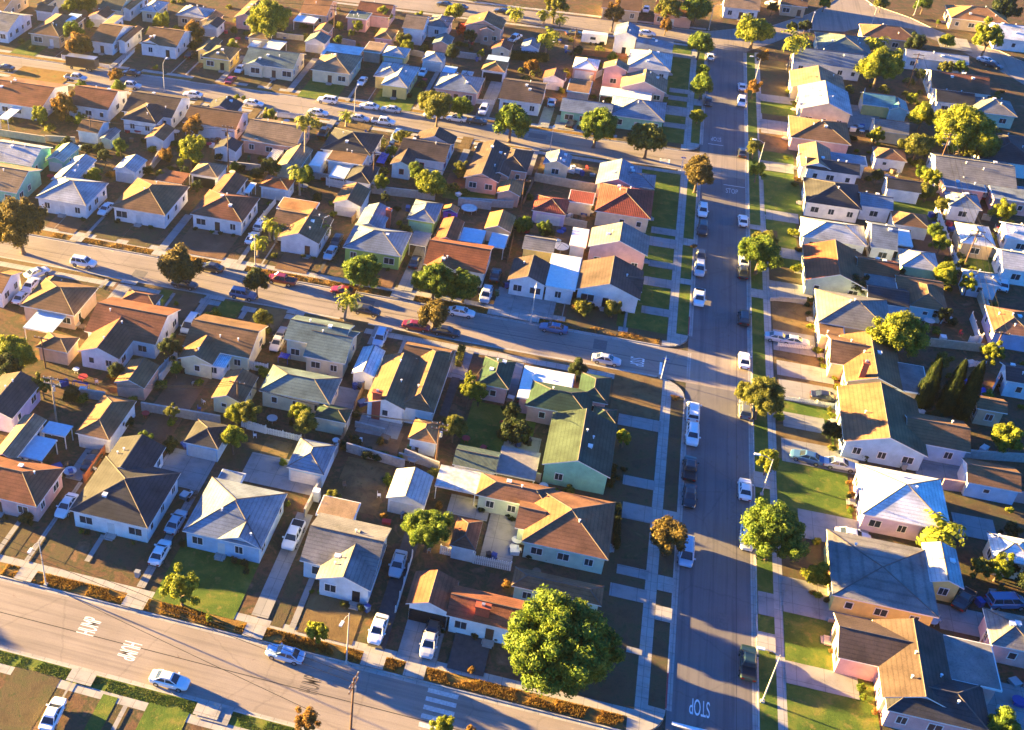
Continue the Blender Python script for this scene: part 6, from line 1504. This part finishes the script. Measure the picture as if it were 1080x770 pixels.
def loose_clutter(n, x0, y0, x1, y1, seed):
    rr = random.Random(seed); k = 0
    for _ in range(n * 12):
        if k >= n: break
        x, y = rr.uniform(x0, x1), rr.uniform(y0, y1)
        if not free(x, y, .7): continue
        V['w'] = (0, 0, 1); px, py = proj((x, y, G)); clutter('w', px, py, 1, .1, seed * 100 + k); k += 1
loose_clutter(24, -70, 110, 3, 155, 1); loose_clutter(26, -115, 190, 3, 234, 2); loose_clutter(18, -140, 262, 3, 300, 3); loose_clutter(24, 44, 95, 80, 300, 4)
# single things
p = at('B5', 600, 668, 1.2); root = empty('satellite_dish', (p.x, p.y, G)); m = MB(); m.tube([(0, 0, 0), (0, 0, 1.3)], .1, 8); m.build('mast', M['metal'], root); m = MB()
for k in range(24):
    a0, a1 = k * R(15), (k + 1) * R(15)
    for r0, r1 in ((.1, .6), (.6, 1.1), (1.1, 1.5)): m.face([(math.cos(a) * r, math.sin(a) * r - .1 * r, 1.3 + .3 * r * r) for a, r in ((a0, r0), (a1, r0), (a1, r1), (a0, r1))])
m.build('bowl', M['patiow'], root); m = MB()
for k in range(3): a = k * 2.094; m.tube([(math.cos(a) * 1.4, math.sin(a) * 1.4 - .14, 1.88), (0, 0, 2.6)], .03, 5)
m.build('feed_struts', M['trim'], root); tag(root, 'large round pale satellite dish behind the white corner house', 'satellite dish', full=True)
p = at('B4', 835, 438, .5); root = empty('trampoline', (p.x, p.y, G)); m = MB(); m.tube([(0, 0, .78), (0, 0, .84)], 1.5, 24); m.build('mat', M['patio'], root)
m = MB(); m.tube([(math.cos(k * R(15)) * 1.6, math.sin(k * R(15)) * 1.6, .82) for k in range(25)], .07, 6, caps=False); m.build('rim', M['metal'], root)
for k in range(6): q = MB(); a = k * 1.047; q.tube([(math.cos(a) * 1.55, math.sin(a) * 1.55, 0), (math.cos(a) * 1.55, math.sin(a) * 1.55, .8)], .04, 5); q.build('leg', M['metal'], root)
tag(root, 'round pale trampoline on a green back lawn', 'trampoline', full=True)
p = at('B4', 730, 455, 1.2); root = empty('playhouse', (p.x, p.y, G)); m = MB(); m.box(-1.3, -1, 0, 1.3, 1, 1.7); m.build('wall', plain('purple paint', (.25, .08, .45), .7), root); m = MB(); roof_gable(m, -1.5, -1.2, 1.5, 1.2, 1.7, .4, 'v'); m.build('roof', [M['r_orange-brown'], M['fascia'], M['ridge']], root); m = MB(); m.box(-.3, -1.03, .1, .3, -1.002, 1.4); m.build('door', M['door'], root); tag(root, 'purple playhouse with orange roof beside the green garage', 'playhouse', full=True)
for v, x0, y0, x1, y1, lab in (('D8', 190, 250, 285, 130, 'deep blue tarpaulin stretched in the yard between the cypresses'), ('D8', 330, 260, 380, 190, 'smaller blue tarpaulin beside the lilac wall'), ('D5', 330, 455, 470, 435, 'long blue tarpaulin below the brown flat roof'), ('D5', 520, 440, 600, 390, 'blue tarpaulin in the side yard by the black roof'), ('A2', 720, 470, 790, 450, 'blue tarpaulin beside the cream two-storey house'), ('t31', 300, 80, 355, 100, 'narrow blue tarpaulin lying in the yard of the salmon garage')):
    a, b = at(v, x0, y0, 1.2), at(v, x1, y1, 1.2); x0_, x1_ = sorted((a.x, b.x)); y0_, y1_ = sorted((a.y, b.y)); m = MB(); nx, ny = 8, 6; cx_, cy_ = (x0_ + x1_) / 2, (y0_ + y1_) / 2
    g = [[((x0_ + (x1_ - x0_) * i / nx) - cx_, (y0_ + (y1_ - y0_) * j / ny) - cy_, 1.1 + .25 * noise.noise((i * .7, j * .7, x0_))) for i in range(nx + 1)] for j in range(ny + 1)]
    for j in range(ny):
        for i in range(nx): m.face([g[j][i], g[j][i + 1], g[j + 1][i + 1], g[j + 1][i]], 0, True)
    for (i, j) in ((0, 0), (nx, 0), (0, ny), (nx, ny)): q = g[j][i]; m.tube([(q[0], q[1], 0), q], .04, 5)
    if 'tarpm' not in M: M['tarpm'] = plain('blue tarpaulin', (.02, .05, .4), .45, var=.2)
    o = m.build('tarpaulin', M['tarpm'], None, (cx_, cy_, G)); tag(o, lab, 'tarpaulin', full=True)
p = at('D7', 985, 110, 3.6)
p = at('A6', 505, 470, .2); root = empty('refrigerator', (p.x, p.y, G + .1)); m = MB(); m.box(-.5, -.5, 0, .5, .5, 1.8); m.build('body', M['whitemetal'], root); m = MB(); m.box(-.45, -.53, .06, .45, -.502, 1.1); m.build('door', M['whitemetal'], root); tag(root, 'white refrigerator standing outside the light blue garage', 'refrigerator', full=True)
p = at('t31', 775, 555, .5); root = empty('motorcycle', (p.x, p.y, G + .1), R(80)); m = MB(); m.tube([(-.55, 0, .62), (-.1, 0, .78), (.35, 0, .85), (.6, 0, .7)], [.12, .2, .22, .08], 8); m.build('body', M['c_white'], root); m = MB(); m.tube([(-.55, 0, .85), (.05, 0, .88)], [.14, .16], 8); m.build('seat', M['trim'], root); m = MB(); m.tube([(.5, -.36, 1.08), (.45, 0, 1.02), (.5, .36, 1.08)], .03, 6); m.tube([(.45, 0, 1.02), (.78, 0, .34)], .045, 6); m.build('handlebar', M['metal'], root)
for x in (-.68, .78): w = MB(); w.tube([(x, -.07, .33), (x, .07, .33)], .33, 16); w.build('wheel', M['tyre'], root)
tag(root, 'white motorcycle parked behind the silver car in the driveway', 'motorcycle', full=True)

# ------------------------------------------------------------------ daylight
HAZE = .00012
SUN_EL, SHADOW = R(7.3), R(-10.0)
w = bpy.data.worlds.new('World'); scene.world = w; w.use_nodes = True
nt = w.node_tree; bg = nt.nodes['Background']; sky = nt.nodes.new('ShaderNodeTexSky'); sky.sky_type = 'NISHITA'; sky.sun_disc = False
d = Vector((-math.cos(SHADOW), -math.sin(SHADOW), 0))       # horizontal direction towards the sun
sky.sun_elevation = SUN_EL; sky.sun_rotation = math.atan2(d.x, d.y); sky.air_density = 0.95; sky.dust_density = 0.0; sky.ozone_density = 8.5
nt.links.new(sky.outputs[0], bg.inputs[0]); bg.inputs[1].default_value = 0.05
ld = bpy.data.lights.new('sun', 'SUN'); ld.energy = 5.0; ld.angle = R(0.5); ld.color = (1.0, .66, .2)
so = bpy.data.objects.new('sun', ld); col.objects.link(so)
sd = Vector((d.x * math.cos(SUN_EL), d.y * math.cos(SUN_EL), math.sin(SUN_EL)))
so.rotation_euler = sd.to_track_quat('Z', 'Y').to_euler(); so.location = (-100, 150, 150)
vs = scene.view_settings; vs.view_transform = 'Standard'; vs.look = 'None'; vs.gamma = 1.0; vs.use_curve_mapping = False; vs.exposure = 3.95
scene.cycles.max_bounces = 5; scene.cycles.transparent_max_bounces = 4
# air: thin warm-white haze filling one box round the whole scene and the camera
hz = MB(); hz.box(-345, -65, -1.05, 565, 665, 113); ho = hz.build('haze', []); ho['kind'] = 'stuff'; ho['label'] = 'thin pale haze hanging in the air over the houses'; ho['category'] = 'haze'
hm = bpy.data.materials.new('haze'); hm.use_nodes = True; hn = hm.node_tree
for n in list(hn.nodes):
    if n.type == 'BSDF_PRINCIPLED': hn.nodes.remove(n)
pv = hn.nodes.new('ShaderNodeVolumePrincipled'); pv.inputs['Color'].default_value = (.95, .95, .95, 1); pv.inputs['Density'].default_value = HAZE; pv.inputs['Anisotropy'].default_value = .86
hn.links.new(pv.outputs[0], hn.nodes['Material Output'].inputs['Volume']); ho.data.materials.append(hm)
scene.cycles.volume_bounces = 0
finish_labels()
